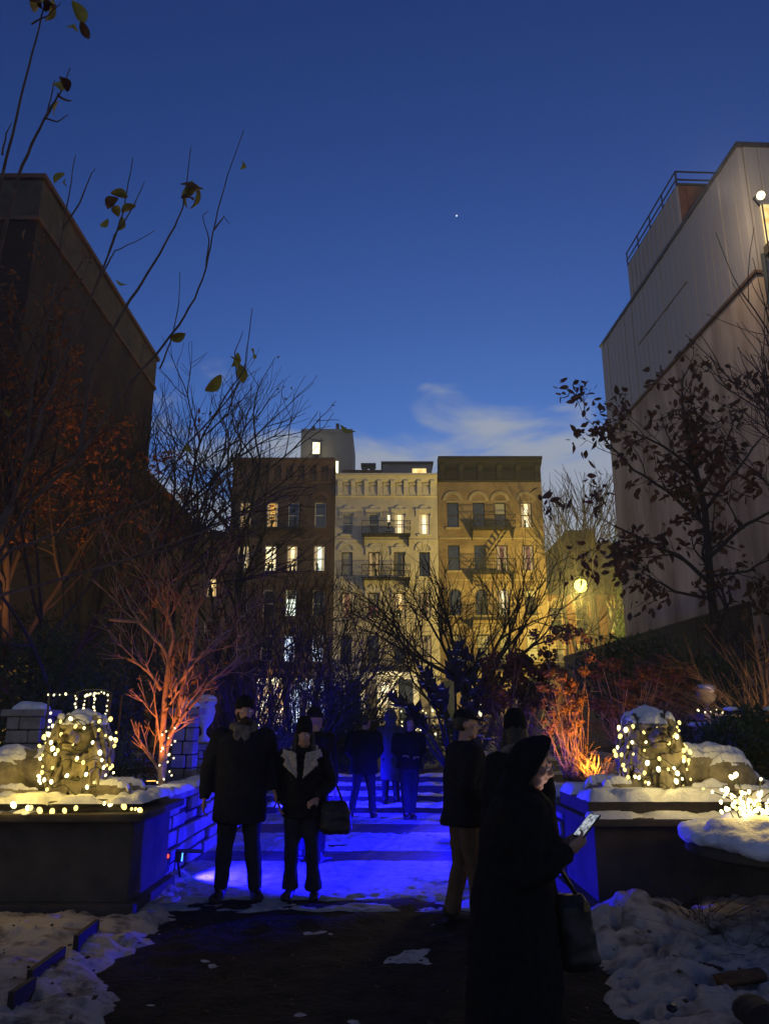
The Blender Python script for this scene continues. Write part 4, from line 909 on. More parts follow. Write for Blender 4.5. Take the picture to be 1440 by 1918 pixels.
def urn(label, px, pyt, Y, zb, r, m, sn=True):
    p = at(px, pyt, Y); h = p.z-zb; e = empty('garden_urn', (p.x, Y, zb), label, 'urn')
    MB().lathe([(r*0.55, 0), (r*0.55, h*0.1), (r*0.2, h*0.2), (r*0.22, h*0.32), (r*0.75, h*0.5), (r*0.95, h*0.72), (r*0.8, h*0.86), (r*1.05, h*0.93), (r, h)], (p.x, Y, zb), 20).build('vase', M[m], e, True)
    b = MB()
    for i in range(5): b.ell((p.x+random.uniform(-.4, .4)*r, Y+random.uniform(-.4, .4)*r, zb+h), (r*0.7, r*0.7, 0.07))
    link('snow_cap', fuse(b, 0.02, 2, 0.01, 9), M['snow'], e); return e
pier('tall square pedestal under the blue lit urn', 388, 1392, 12.6, 26, 0.84, snow=False, rows=3)
urn('pale urn on a pedestal glowing blue by the path', 386, 1310, 12.6, at(388, 1392, 12.6).z+0.0, 0.17, 'cream_trim')
urn('small dark urn on the pier behind the right lion', 1320, 1290, 12.0, at(1345, 1335, 12.0).z, 0.16, 'field_stone')
for lab, a, b, y, Y, n in (('white lights along the top of the dark pier', 1308, 1382, 1332, 11.6, 8), ('white lights along the low dark pier', 1312, 1345, 1395, 10.2, 6)):
    s_ = strand((a, b), y, y, Y, n, 0.02); string_lights(lab, [s_], s_, 0.014, 'bulb_white', lights=[(s_[n//2]+Vector((0, -0.15, 0.05)), 0.8, 0.05)], lc=(1, 0.9, 0.65))

# ================================================================== coloured garden floodlights
def garden_flood(label, p, target, pw, color, m, size=0.16, spot=120, blend=0.6, rad=0.05, added_visor=False):
    p = Vector(p); t = Vector(target); d = (t-p).normalized(); e = empty('garden_floodlight', (p.x, p.y, 0.0 if p.z < 0.8 else p.z-0.1), label, 'floodlight')
    q = d.to_track_quat('-Y', 'Z').to_matrix().to_4x4(); q.translation = p
    MB().box(-size/2, size/2, 0.01, 0.07, -size*0.35, size*0.35).move(q).build('housing', M['dark_metal'], e, bevel=0.008)
    MB().box(-size*0.43, size*0.43, -0.004, 0.008, -size*0.28, size*0.28).move(q).build('lens', M[m], e)
    if added_visor: MB().box(-size*0.8, size*0.8, -0.21, 0.02, size*0.28, size*0.28+0.005).move(q).build('added_visor', M['dark_metal'], e)  # plate added to cut the upward beam off people and plants
    MB().tube([p+Vector((0, 0, -p.z if p.z < 0.8 else -0.1)), p+Vector((0, 0, -0.0))+d*-0.05], 0.012, 6).build('stake', M['black_iron'], e)
    lamp('SPOT', p+d*0.04, pw, color, rad, e, target=t+d*0.04, spot=spot, blend=blend); return e
BLUE = (0.006, 0.004, 1.0)
garden_flood('blue floodlight on the ground beside the left stone wall', (-2.16, 8.95, 0.26), (0.4, 9.75, 0.10), 2900, BLUE, 'blue_led', spot=118, added_visor=True)
garden_flood('blue floodlight on the ground by the right stone wall', (1.70, 10.2, 0.26), (-2.4, 10.2, 0.16), 2200, BLUE, 'blue_led', spot=120, added_visor=True)
garden_flood('blue floodlight by the left wall near the steps', (-2.2, 15.0, 0.78), (0.9, 16.9, 0.0), 2600, BLUE, 'blue_led', added_visor=True)
garden_flood('blue floodlight by the right wall near the steps', (1.70, 12.6, 0.26), (-2.0, 12.9, 0.1), 2000, BLUE, 'blue_led', added_visor=True)
garden_flood('blue floodlight washing the twiggy shrubs on the left bed', (-2.9, 13.2, 1.0), (-2.0, 17.0, 2.2), 120, (0.08, 0.02, 1.0), 'blue_led', spot=90)
garden_flood('blue floodlight washing the purple shrubs on the right bed', (2.35, 10.4, 1.0), (2.2, 13.0, 1.7), 26, (0.10, 0.02, 1.0), 'blue_led', spot=100)
ORG = (1.0, 0.27, 0.04)
garden_flood('orange uplight at the foot of the slender tree', (-2.55, 8.95, 1.0), (-2.75, 9.75, 2.0), 160, ORG, 'orange_led', 0.11, spot=75, blend=0.8)
garden_flood('orange uplight at the foot of the hydrangea bush', (2.35, 9.15, 1.02), (2.5, 10.05, 1.7), 210, (1.0, 0.36, 0.03), 'orange_led', 0.11, spot=85, blend=0.8)
garden_flood('amber uplight below the rust leaved tree by the brick wall', (-6.2, 13.0, 1.0), (-7.4, 15.8, 9.0), 1300, (1.0, 0.40, 0.09), 'orange_led', 0.14, spot=62, blend=0.9)
garden_flood('dim amber uplight below the dry grass by the right fence', (5.0, 9.6, 1.0), (6.8, 14.5, 4.2), 150, (1.0, 0.55, 0.2), 'orange_led', 0.11, spot=80, blend=0.9)
rp = empty('power_box', (-2.27, 9.0, 0.2), 'small black cable box with a red pilot light on the left wall', 'power box')
MB().box(-2.30, -2.24, 8.62, 8.76, 0.14, 0.34).build('case', M['phone_body'], rp, bevel=0.006); MB().ell((-2.235, 8.66, 0.30), (0.012, 0.012, 0.02)).build('pilot_light', M['red_led'], rp)
# ================================================================== people
def hand(mb, w_, d, nrm, thumb_side, curl=0.5, s=1.0):
    d = Vector(d).normalized(); nrm = (Vector(nrm)-d*Vector(nrm).dot(d)).normalized(); sd = d.cross(nrm).normalized()*thumb_side; w_ = Vector(w_)
    rot = Matrix((sd, nrm, d)).transposed()
    mb.ell(w_+d*0.05*s, (0.040*s, 0.018*s, 0.056*s), rot, 10, 7)
    for k, ln in enumerate((0.072, 0.08, 0.074, 0.058)):
        b = w_+d*0.092*s+sd*(0.030-0.020*k)*s; c = curl; a1 = b+(d*math.cos(c*0.6)+nrm*math.sin(c*0.6))*ln*0.48*s; a2 = a1+(d*math.cos(c*1.5)+nrm*math.sin(c*1.5))*ln*0.32*s; a3 = a2+(d*math.cos(c*2.3)+nrm*math.sin(c*2.3))*ln*0.24*s
        mb.tube([b-d*0.02*s, b, a1, a2, a3], [0.0095*s, 0.0095*s, 0.0088*s, 0.008*s, 0.0065*s], 7)
    t0 = w_+d*0.03*s+sd*0.03*s; t1 = t0+(sd*0.7+d*0.6+nrm*0.35)*0.035*s; t2 = t1+(sd*0.25+d*0.85+nrm*0.45)*0.032*s
    mb.tube([t0, t1, t2], [0.0125*s, 0.011*s, 0.008*s], 7)
def head_mb(fem=False):
    h = MB()
    h.ell((0, 0.012, 1.668), (0.077, 0.096, 0.094), nu=18, nv=12); h.ell((0, -0.03, 1.60), (0.060, 0.068, 0.082)); h.ell((0, -0.079, 1.541), (0.024, 0.022, 0.021))
    h.tube([(0, -0.094, 1.662), (0, -0.108, 1.637), (0, -0.124, 1.616), (0, -0.106, 1.604)], [0.009, 0.012, 0.0155, 0.012], 8)
    h.ell((0, -0.083, 1.674), (0.052, 0.018, 0.012)); h.ell((0, -0.1, 1.5835), (0.024, 0.011, 0.0065)); h.ell((0, -0.097, 1.5715), (0.021, 0.011, 0.007))
    for k in (-1, 1):
        h.ell((k*0.042, -0.067, 1.618), (0.024, 0.02, 0.022)); h.ell((k*0.079, 0.012, 1.635), (0.010, 0.024, 0.033)); h.ell((k*0.045, -0.05, 1.555), (0.025, 0.03, 0.022)); h.ell((k*0.013, -0.106, 1.612), (0.009, 0.01, 0.008))
    return h
def person(label, loc, yaw, ht, arms, legs, coat, coat_m, trou_m, hem=0.72, lean=0.0, hp=0.0, hy=0.0, hat=None, scarf=None, hair=None, voxel=0.013, collar=None, bulk=1.0, shoe_m='leather', beard=False, hood=None, group=None, gloves=True, skirt=1.0):
    s = ht/1.76; e = empty('person', loc, label, 'person', group, rz=yaw); NP = Vector((0, 0.01, 1.50))
    Mh = Matrix.Translation(NP) @ Matrix.Rotation(hy, 4, 'Z') @ Matrix.Rotation(hp, 4, 'X') @ Matrix.Translation(-NP)
    def shear(v): return Vector((v[0], v[1]-lean*max(0, v[2]-0.95), v[2]-0.35*lean*lean*max(0, v[2]-0.95)))
    def fin(mb, head=False):
        if head: mb.v = [tuple(Mh @ Vector(v)) for v in mb.v]
        mb.v = [tuple(shear(v)*s) for v in mb.v]; return mb
    def fit(mb): mb.v = [tuple(Vector(v)*s) for v in mb.v]; return mb
    sh = lambda v: shear(Vector(v))
    SHL = [sh((k*0.185*min(bulk, 1.08), 0.01, 1.415)) for k in (-1, 1)]
    # body: one continuous skin
    b = fin(head_mb(), True)
    tor = MB().loft([(0, 0.01, 0.86, 0.15, 0.11), (0, 0.01, 0.95, 0.165, 0.12), (0, 0.0, 1.08, 0.14, 0.10), (0, 0, 1.25, 0.16, 0.115), (0, 0.01, 1.39, 0.165, 0.10), (0, 0.01, 1.46, 0.10, 0.07), (0, 0.01, 1.50, 0.058, 0.058)])
    tor.tube([(0, 0.012, 1.45), (0, 0.0, 1.53), Mh @ Vector((0, 0.0, 1.58))], [0.058, 0.054, 0.052], 12); b.join(fin(tor))
    for k in (0, 1):
        el, wr, hd, hn, cu = arms[k]; el, wr = Vector(el), Vector(wr); q = MB(); q.tube([SHL[k], (SHL[k]+el)/2, el, (el+wr)/2, wr], [0.052, 0.047, 0.038, 0.035, 0.026], 10); hand(q, wr, hd, hn, -1 if k == 0 else 1, cu); b.join(fit(q))
        kn, an = Vector(legs[k][0]), Vector(legs[k][1]); hpj = Vector(((-1, 1)[k]*0.088, 0.01, 0.90)); q = MB(); q.tube([hpj, (hpj+kn)/2, kn, kn*0.65+an*0.35+Vector((0, 0.015, 0)), an], [0.092, 0.08, 0.056, 0.056, 0.04], 12); ft = legs[k][2]
        q.tube([an+Vector((0, 0.03, -0.035)), an+Vector((ft*0.5, -0.08, -0.05)), an+Vector((ft, -0.16, -0.058))], [0.04, 0.042, 0.028], 10); b.join(fit(q))
    link('body', fuse(b, voxel*0.62 if voxel < 0.012 else voxel, 2), M['skin'], e, local=True)
    # eyes and beard
    for k in (-1, 1): fin(MB().ell((k*0.031, -0.083, 1.645), (0.013, 0.011, 0.009)), True).build('eye', M['eye_white'], e, True, local=True)
    if beard:
        q = MB(); q.ell((0, -0.062, 1.552), (0.062, 0.056, 0.046)); q.ell((0, -0.108, 1.592), (0.032, 0.014, 0.009))
        for k in (-1, 1): q.ell((k*0.06, -0.03, 1.59), (0.022, 0.04, 0.05))
        link('beard', fuse(fin(q, True), 0.008, 1, 0.006, 60), M['beard'], e, local=True)
    # trousers
    t = MB().loft([(0, 0.01, 0.80, 0.155, 0.125), (0, 0.01, 0.9, 0.175, 0.135), (0, 0.01, 1.02, 0.16, 0.125)])
    for k in (0, 1):
        kn, an = Vector(legs[k][0]), Vector(legs[k][1]); hpj = Vector(((-1, 1)[k]*0.09, 0.01, 0.88)); wd = legs[k][3] if len(legs[k]) > 3 else 0.062
        t.tube([hpj, (hpj+kn)/2, kn, (kn+an)/2, an+Vector((0, 0.01, 0.0))], [0.108, 0.098, 0.078, 0.072, wd+0.004], 14)
    link('trousers', fuse(fit(t), voxel*1.15, 3, 0.009, 7, ht), M[trou_m], e, local=True)
    for k in (0, 1):
        an = Vector(legs[k][1]); ft = legs[k][2]; q = MB(); q.tube([an+Vector((0, 0.03, 0.05)), an+Vector((0, 0.03, -0.02))], [0.056, 0.058], 12); q.tube([an+Vector((0, 0.055, -0.04)), an+Vector((ft*0.4, -0.06, -0.045)), an+Vector((ft*0.9, -0.15, -0.05)), an+Vector((ft, -0.195, -0.056))], [(0.05, 0.046), (0.052, 0.045), (0.048, 0.036), (0.03, 0.025)], 12)
        q.box(an.x-0.045+ft*0.3, an.x+0.045+ft*0.3, an.y-0.19, an.y+0.09, an.z-0.085, an.z-0.06); link('shoe', fuse(fit(q), 0.011, 2), M[shoe_m], e, local=True)
    # coat
    B = bulk; c = MB().loft([(0, 0.005, hem, 0.20*B*skirt, 0.165*B*skirt), (0, 0.005, hem+0.02, 0.205*B*skirt, 0.17*B*skirt), (0, 0.0, max(hem+0.05, 0.95), 0.195*B, 0.155*B), (0, 0.0, 1.10, 0.188*B, 0.15*B), (0, -0.005, 1.26, 0.20*B, 0.155*B), (0, 0.0, 1.38, 0.205*B, 0.14*B), (0, 0.01, 1.45, 0.155*B, 0.115*B), (0, 0.01, 1.505, 0.085, 0.085)], 24)
    fin(c); ca = MB()
    for k in (0, 1):
        el, wr = Vector(arms[k][0]), Vector(arms[k][1]); ca.tube([SHL[k]+Vector((0, 0, 0.0)), (SHL[k]+el)/2, el, (el+wr)/2, wr], [0.088*B, 0.078*B, 0.066*B, 0.060*B, 0.052], 14); ca.ell(SHL[k], (0.09*B, 0.09*B, 0.085))
    c.join(fit(ca)); link(coat, fuse(c, voxel*1.15, 3, 0.014, 6.5, ht*3), M[coat_m], e, local=True)
    def hp_(name, mb, m, vx=0.011, sm=2, rg=0.0, rs=30): return link(name, fuse(fin(mb, True), vx, sm, rg, rs), M[m], e, local=True)
    if hat == 'beanie': hp_('beanie', MB().loft([(0, 0.016, 1.664, 0.089, 0.109), (0, 0.016, 1.672, 0.093, 0.113), (0, 0.016, 1.715, 0.093, 0.113), (0, 0.016, 1.722, 0.087, 0.107), (0, 0.018, 1.758, 0.075, 0.09), (0, 0.022, 1.785, 0.05, 0.06), (0, 0.022, 1.797, 0.02, 0.024)]), 'black_wool', rg=0.003)
    if hat == 'tall': hp_('beanie', MB().loft([(0, 0.016, 1.662, 0.09, 0.11), (0, 0.016, 1.72, 0.094, 0.113), (0, 0.018, 1.78, 0.085, 0.1), (0, 0.022, 1.83, 0.062, 0.07), (0, 0.022, 1.85, 0.026, 0.03)]), 'black_wool', rg=0.003)
    if hat == 'cap':
        q = MB().loft([(0, 0.016, 1.688, 0.086, 0.106), (0, 0.016, 1.73, 0.086, 0.106), (0, 0.016, 1.765, 0.066, 0.08), (0, 0.016, 1.78, 0.03, 0.035)]); q.tube([(0, -0.05, 1.70), (0, -0.11, 1.695), (0, -0.17, 1.682)], [(0.07, 0.012), (0.075, 0.009), (0.05, 0.007)], 14); hp_('cap', q, 'navy_wool')
    if hair == 'long':
        q = MB().loft([(0, 0.06, 1.28, 0.07, 0.03), (0, 0.065, 1.42, 0.11, 0.055), (0, 0.05, 1.55, 0.10, 0.075), (0, 0.035, 1.66, 0.092, 0.095), (0, 0.025, 1.74, 0.075, 0.085), (0, 0.02, 1.775, 0.03, 0.035)])
        for k in (-1, 1): q.tube([(k*0.085, 0.0, 1.68), (k*0.092, -0.02, 1.58), (k*0.10, -0.045, 1.45), (k*0.085, -0.10, 1.32)], [0.024, 0.03, 0.036, 0.02], 8)
        hp_('hair', q, 'hair', rg=0.006, rs=40)
    if hair == 'short': hp_('hair', MB().loft([(0, 0.05, 1.585, 0.066, 0.058), (0, 0.036, 1.64, 0.083, 0.082), (0, 0.022, 1.71, 0.082, 0.097), (0, 0.018, 1.752, 0.06, 0.072), (0, 0.018, 1.775, 0.025, 0.03)]), 'hair', rg=0.004, rs=50)
    if hood:
        q = MB()
        n = 18; hs = []
        for i in range(n+1):            # rim of the hood, open towards the face
            a = -0.62+(math.pi+1.24)*i/n; hs.append(Vector((0.118*math.cos(a), -0.008 - 0.03*math.sin(a), 1.645+0.148*math.sin(a))))
        for k in range(6):
            t_ = k/5; sc_ = math.cos(t_*1.25); q.tube([Vector((p.x*sc_, p.y+0.14*t_, 1.64+(p.z-1.64)*(0.35+0.65*sc_)+0.008*t_)) for p in hs], 0.022, 8)
        q.ell((0, 0.085, 1.64), (0.095, 0.07, 0.13)); q.loft([(0, 0.03, 1.44, 0.145, 0.12), (0, 0.035, 1.50, 0.125, 0.11), (0, 0.05, 1.56, 0.105, 0.09)])
        hp_('hood', q, hood, 0.012, 2, 0.006, 14)
    if scarf:
        q = MB(); ps = [Vector((0.098*math.cos(a), 0.005+0.098*math.sin(a), 1.495+0.02*math.sin(2*a)-0.012*math.sin(a)*-1)) for a in [2*math.pi*i/20 for i in range(21)]]; q.tube(ps, (0.036, 0.045), 10, False) if False else q.tube(ps, [0.042]*21, 10)
        q.tube([(0.03, -0.10, 1.48), (0.02, -0.145, 1.40), (0.0, -0.165, 1.30)], [(0.05, 0.03), (0.045, 0.025), (0.03, 0.015)], 10); q.tube([(-0.05, -0.09, 1.49), (-0.04, -0.14, 1.41), (-0.01, -0.165, 1.32)], [(0.045, 0.03), (0.045, 0.025), (0.03, 0.015)], 10)
        link('scarf', fuse(fin(q), 0.011, 2, 0.007, 30), M[scarf], e, local=True)
    if collar:
        for k in (-1, 1):
            q = MB(); y = -0.165*B
            q.add([(k*0.05, y-0.005, 1.46), (k*0.20, y+0.05, 1.50), (k*0.225, y+0.05, 1.42), (k*0.165, y+0.0, 1.40), (k*0.19, y-0.01, 1.34), (k*0.03, y-0.035, 1.20),
                   (k*0.05, y+0.035, 1.46), (k*0.20, y+0.09, 1.50), (k*0.225, y+0.09, 1.42), (k*0.165, y+0.04, 1.40), (k*0.19, y+0.03, 1.34), (k*0.03, y+0.005, 1.20)],
                  [(0,1,2,3,4,5), (11,10,9,8,7,6)] + [(i, (i+1) % 6, 6+(i+1) % 6, 6+i) for i in range(6)])
            link('lapel', fuse(fin(q), 0.010, 2, 0.008, 45), M[collar], e, local=True)
        q = MB(); ps = [Vector((0.12*math.cos(a), 0.02+0.10*math.sin(a), 1.50)) for a in [math.pi*(-0.1+1.2*i/12) for i in range(13)]]; q.tube(ps, [0.04]*13, 8); link('collar', fuse(fin(q), 0.012, 2, 0.008, 40), M[collar], e, local=True)
    return e
ST = [((-0.10, -0.02, 0.49), (-0.115, 0.02, 0.09), -0.04), ((0.10, -0.02, 0.49), (0.115, 0.02, 0.09), 0.04)]          # standing legs
DN = [((-0.27, 0.03, 1.14), (-0.285, -0.03, 0.88), (0, -0.1, -1), (1, 0, 0), 0.5), ((0.27, 0.03, 1.14), (0.285, -0.03, 0.88), (0, -0.1, -1), (-1, 0, 0), 0.5)]
# image left is the viewer's left: for someone facing us local -x is screen left
person('person in black beanie and dark overcoat with plaid scarf beside the blue lit wall', (-1.40, 8.0, 0.02), R(6), 1.84,
       [((-0.30, 0.03, 1.13), (-0.325, -0.05, 0.86), (0, -0.15, -1), (1, 0, 0), 0.6), ((0.27, 0.06, 1.15), (0.31, -0.06, 0.93), (0.25, -0.4, -0.85), (-1, 0, 0), 0.5)],
       [((-0.115, -0.03, 0.49), (-0.14, 0.0, 0.09), -0.05), ((0.125, -0.02, 0.49), (0.165, 0.03, 0.09), 0.05)], 'overcoat', 'navy_wool', 'black_denim', 0.66, 0.0, 0.0, R(14), 'beanie', 'scarf_plaid', beard=True, bulk=1.22, voxel=0.0125)
person('person in tall black beanie with wide cream shearling lapels and wide trousers', (-0.80, 8.05, 0.02), R(-4), 1.60,
       [((-0.27, 0.05, 1.15), (-0.24, -0.10, 0.95), (0.2, -0.5, -0.7), (1, 0, 0), 0.7), ((0.30, 0.0, 1.15), (0.20, -0.2, 1.0), (-0.6, -0.5, -0.3), (-0.3, 0.5, -0.8), 0.8)],
       [((-0.10, -0.02, 0.49), (-0.11, 0.0, 0.09), -0.03, 0.092), ((0.12, -0.03, 0.49), (0.135, 0.02, 0.09), 0.05, 0.092)], 'jacket', 'black_wool', 'black_denim', 0.80, 0.02, R(6), R(10), 'tall', None, 'long', collar='sheepskin', bulk=1.12, voxel=0.0125)
hb_ = empty('handbag', (-0.47, 8.0, 0.62), 'large black slouchy handbag on the arm of the person with shearling lapels', 'bag')
q = MB().loft([(-0.47, 8.0, 0.60, 0.13, 0.07), (-0.47, 8.0, 0.64, 0.17, 0.09), (-0.48, 8.0, 0.80, 0.15, 0.075), (-0.49, 8.0, 0.90, 0.12, 0.03)]); me = fuse(q, 0.014, 2, 0.012, 12); link('pouch', me, M['leather'], hb_)
MB().tube([(-0.58, 7.99, 0.88), (-0.56, 7.98, 1.0), (-0.54, 7.98, 1.06), (-0.47, 7.98, 1.05), (-0.40, 7.99, 0.88)], 0.012, 6).build('strap', M['leather'], hb_, True)
person('person in dark coat half hidden behind the shearling lapel wearer', (-0.86, 10.0, 0.03), R(150), 1.76, DN, ST, 'coat', 'black_wool', 'black_denim', 0.78, 0, 0, 0, 'beanie', voxel=0.017, bulk=1.1)
WK = [((-0.12, -0.10, 0.50), (-0.13, -0.06, 0.09), -0.02), ((0.10, 0.02, 0.49), (0.12, 0.16, 0.10), 0.02)]
person('person in dark parka walking below the steps, legs apart', (-0.36, 14.5, 0.03), R(172), 1.74, [((-0.28, 0.05, 1.14), (-0.20, -0.14, 1.03), (0.7, -0.5, 0), (0, 0, -1), 0.9), ((0.29, 0.05, 1.14), (0.22, -0.14, 1.02), (-0.7, -0.5, 0), (0, 0, -1), 0.9)],
       [((-0.13, -0.02, 0.49), (-0.16, 0.0, 0.09), -0.03), ((0.16, -0.04, 0.49), (0.23, -0.02, 0.09), 0.05)], 'parka', 'black_wool', 'black_denim', 0.74, 0.03, R(8), R(-30), None, None, 'short', voxel=0.017, bulk=1.28)
person('person in short dark jacket and slim trousers in front of the steps', (0.43, 14.3, 0.03), R(8), 1.70, [((-0.24, 0.06, 1.16), (-0.14, -0.14, 1.08), (0.6, -0.5, 0.1), (0, 0, -1), 0.9), ((0.27, 0.06, 1.16), (0.15, -0.15, 1.06), (-0.6, -0.5, 0.1), (0, 0, -1), 0.9)],
       [((-0.08, -0.02, 0.49), (-0.055, 0.0, 0.09), -0.02, 0.05), ((0.085, -0.02, 0.49), (0.06, 0.03, 0.09), 0.02, 0.05)], 'jacket', 'black_wool', 'black_denim', 0.86, 0.02, R(10), R(12), None, None, 'long', voxel=0.017, bulk=1.2)
person('person in pale hooded coat glowing blue between two dark figures', (0.12, 15.9, 0.13), R(190), 1.72, DN, ST, 'long_coat', 'pale_coat', 'black_denim', 0.45, 0, 0, 0, None, None, None, voxel=0.018, bulk=1.0, hood='pale_coat')
person('person in dark cap and khaki trousers seen from the side', (0.68, 7.0, 0.02), R(100), 1.71, [((-0.26, 0.05, 1.14), (-0.24, -0.12, 0.98), (0.2, -0.7, -0.5), (1, 0, 0), 0.7), ((0.26, 0.05, 1.14), (0.23, -0.1, 0.97), (-0.2, -0.7, -0.5), (-1, 0, 0), 0.7)],
       [((-0.10, -0.05, 0.49), (-0.12, -0.08, 0.09), -0.03, 0.07), ((0.10, 0.02, 0.49), (0.115, 0.10, 0.09), 0.03, 0.07)], 'coat', 'navy_wool', 'khaki', 0.80, 0.03, R(4), R(-12), 'cap', None, 'short', bulk=1.22, voxel=0.0125)
person('person in dark fur-edged hat between the cap wearer and the hooded phone user', (1.03, 6.35, 0.02), R(200), 1.64, DN, ST, 'coat', 'black_wool', 'black_denim', 0.6, 0, R(4), R(0), 'tall', 'scarf_plaid', 'long', bulk=1.05, voxel=0.014)
# hooded figure looking down at a phone, in profile to the right
PW = Vector((0.60, 4.0, 0.0)); PH = 1.54; PS = PH/1.76
person('person in long black hooded coat looking down at a glowing phone', PW, R(84), PH,
       [((-0.26, -0.06, 1.10), (-0.085, -0.30, 1.20), (0.25, -0.8, 0.45), (0.75, 0.1, 0.5), 0.75), ((0.26, -0.06, 1.10), (0.085, -0.30, 1.20), (-0.25, -0.8, 0.45), (-0.75, 0.1, 0.5), 0.75)],
       ST, 'long_coat', 'black_wool', 'black_denim', 0.30, 0.16, R(14), R(4), None, None, 'short', bulk=1.42, voxel=0.0105, hood='black_wool', skirt=1.12)
yw = Matrix.Rotation(R(84), 4, 'Z'); pm = Matrix.Translation(PW) @ yw @ Matrix.Scale(PS, 4)
pc = pm @ Vector((0.0, -0.42, 1.315)); fc = pm @ Vector((0.0, -0.24, 1.60))
phn = empty('smartphone', pc, 'smartphone with a lit screen held by the hooded person', 'phone')
zz = ((fc-pc).normalized()+(EYE-pc).normalized()*0.4).normalized(); yy = Vector((0, 0, 1)); xx = yy.cross(zz).normalized(); yy = zz.cross(xx)
TM = Matrix((xx, yy, zz)).transposed().to_4x4(); TM.translation = pc
MB().box(-0.037, 0.037, -0.075, 0.075, -0.0045, 0.0045).move(TM).build('case', M['phone_body'], phn, bevel=0.003)
MB().box(-0.033, 0.033, -0.069, 0.069, 0.0046, 0.0056).move(TM).build('screen', M['screen'], phn)
lamp('SPOT', pc+(fc-pc)*0.1, 1.6, (1.0, 0.80, 0.74), 0.035, phn, target=fc, spot=70, blend=0.5)
ob = empty('tote_bag', (0.98, 4.0, 0.5), 'dark shoulder bag with a pale clasp hanging by the hooded person', 'bag')
q = MB().loft([(0.90, 4.04, 0.52, 0.09, 0.07), (0.90, 4.04, 0.56, 0.11, 0.09), (0.88, 4.04, 0.78, 0.09, 0.065), (0.87, 4.04, 0.84, 0.07, 0.035)]); link('pouch', fuse(q, 0.012, 2, 0.01, 12), M['leather'], ob)
MB().box(0.925, 0.95, 3.95, 3.965, 0.78, 0.82).build('clasp', M['straw'], ob, bevel=0.003); MB().tube([(0.82, 4.04, 0.82), (0.79, 4.0, 0.96), (0.78, 3.99, 1.0), (0.82, 4.02, 0.98), (0.92, 4.04, 0.82)], 0.010, 6).build('strap', M['leather'], ob, True)
# ================================================================== trees and plants
def rdir(rnd): 
    v = Vector((rnd.gauss(0,1), rnd.gauss(0,1), rnd.gauss(0,1))); return v.normalized()
def leaf(mb, p, d, s, rnd, w_=0.45):
    d = Vector(d).normalized(); n = rdir(rnd); sd = d.cross(n); sd = sd.normalized() if sd.length > 1e-3 else d.orthogonal().normalized(); nn = sd.cross(d)
    a = p; m1 = p+d*s*0.45+sd*s*w_*0.5+nn*s*0.1; m2 = p+d*s*0.45-sd*s*w_*0.5+nn*s*0.1; t = p+d*s+nn*s*0.12*rnd.uniform(-1, 1); c = p+d*s*0.5
    mb.add([a, m1, t, m2, c], [(0, 1, 4), (1, 2, 4), (2, 3, 4), (3, 0, 4)])
def oval_leaf(mb, p, d, s, rnd, w_=0.5):
    d = Vector(d).normalized(); n = rdir(rnd); sd = d.cross(n); sd = sd.normalized() if sd.length > 1e-3 else d.orthogonal().normalized(); nn = sd.cross(d); cu = rnd.uniform(-0.35, 0.35); vs = []
    for t, k in ((0, 0.02), (0.2, 0.7), (0.45, 1.0), (0.72, 0.75), (0.9, 0.32), (1.0, 0.02)):
        c = p+d*s*t+nn*s*cu*t*t
        for q in (-1, 0, 1): vs.append(c+sd*(s*w_*0.5*k*q*rnd.uniform(0.85, 1.1))+nn*(abs(q)*s*0.10*k))
    mb.add(vs, [(i*3+k, i*3+k+1, i*3+k+4, i*3+k+3) for i in range(5) for k in range(2)])
def grow(tr, tw, p, d, ln, r, lvl, rnd, P, tips):
    n = max(2, int(3+lvl)); pts = [Vector(p)]; rad = [r]; d = Vector(d).normalized()
    for i in range(n):
        d = (d + rdir(rnd)*P['wob'] + Vector((0, 0, P['up']))).normalized(); pts.append(pts[-1]+d*(ln/n)); rad.append(r*(1-(1-P['taper'])*(i+1)/n))
    (tr if r > P['thick'] else tw).tube(pts, rad, 7 if r > 0.06 else (5 if r > 0.015 else 3), False)
    if lvl <= 0: tips.append((pts[-1], d)); tips.append((pts[len(pts)//2], d)); return
    k = P['kids'][min(lvl, len(P['kids'])-1)]
    for j in range(k):
        t = rnd.uniform(P['start'], 1.0) if j else 1.0; i = min(int(t*n), n-1); q = pts[i].lerp(pts[i+1], t*n-i) if t < 1 else pts[-1]
        a = rnd.uniform(P['ang'][0], P['ang'][1])*(0.5 if j == 0 else 1); ax = d.cross(rdir(rnd)); ax = ax.normalized() if ax.length > 1e-3 else d.orthogonal().normalized()
        nd = Matrix.Rotation(a, 3, ax) @ d
        grow(tr, tw, q, nd, ln*rnd.uniform(P['lf'][0], P['lf'][1]), max(r*P['rf']*(1-0.3*(1-t)), P['min']), lvl-1, rnd, P, tips)
TP = dict(wob=0.12, up=0.04, taper=0.7, kids=[0, 4, 4, 4, 3, 3], start=0.35, ang=(0.35, 0.85), lf=(0.6, 0.85), rf=0.62, min=0.004, thick=0.03)
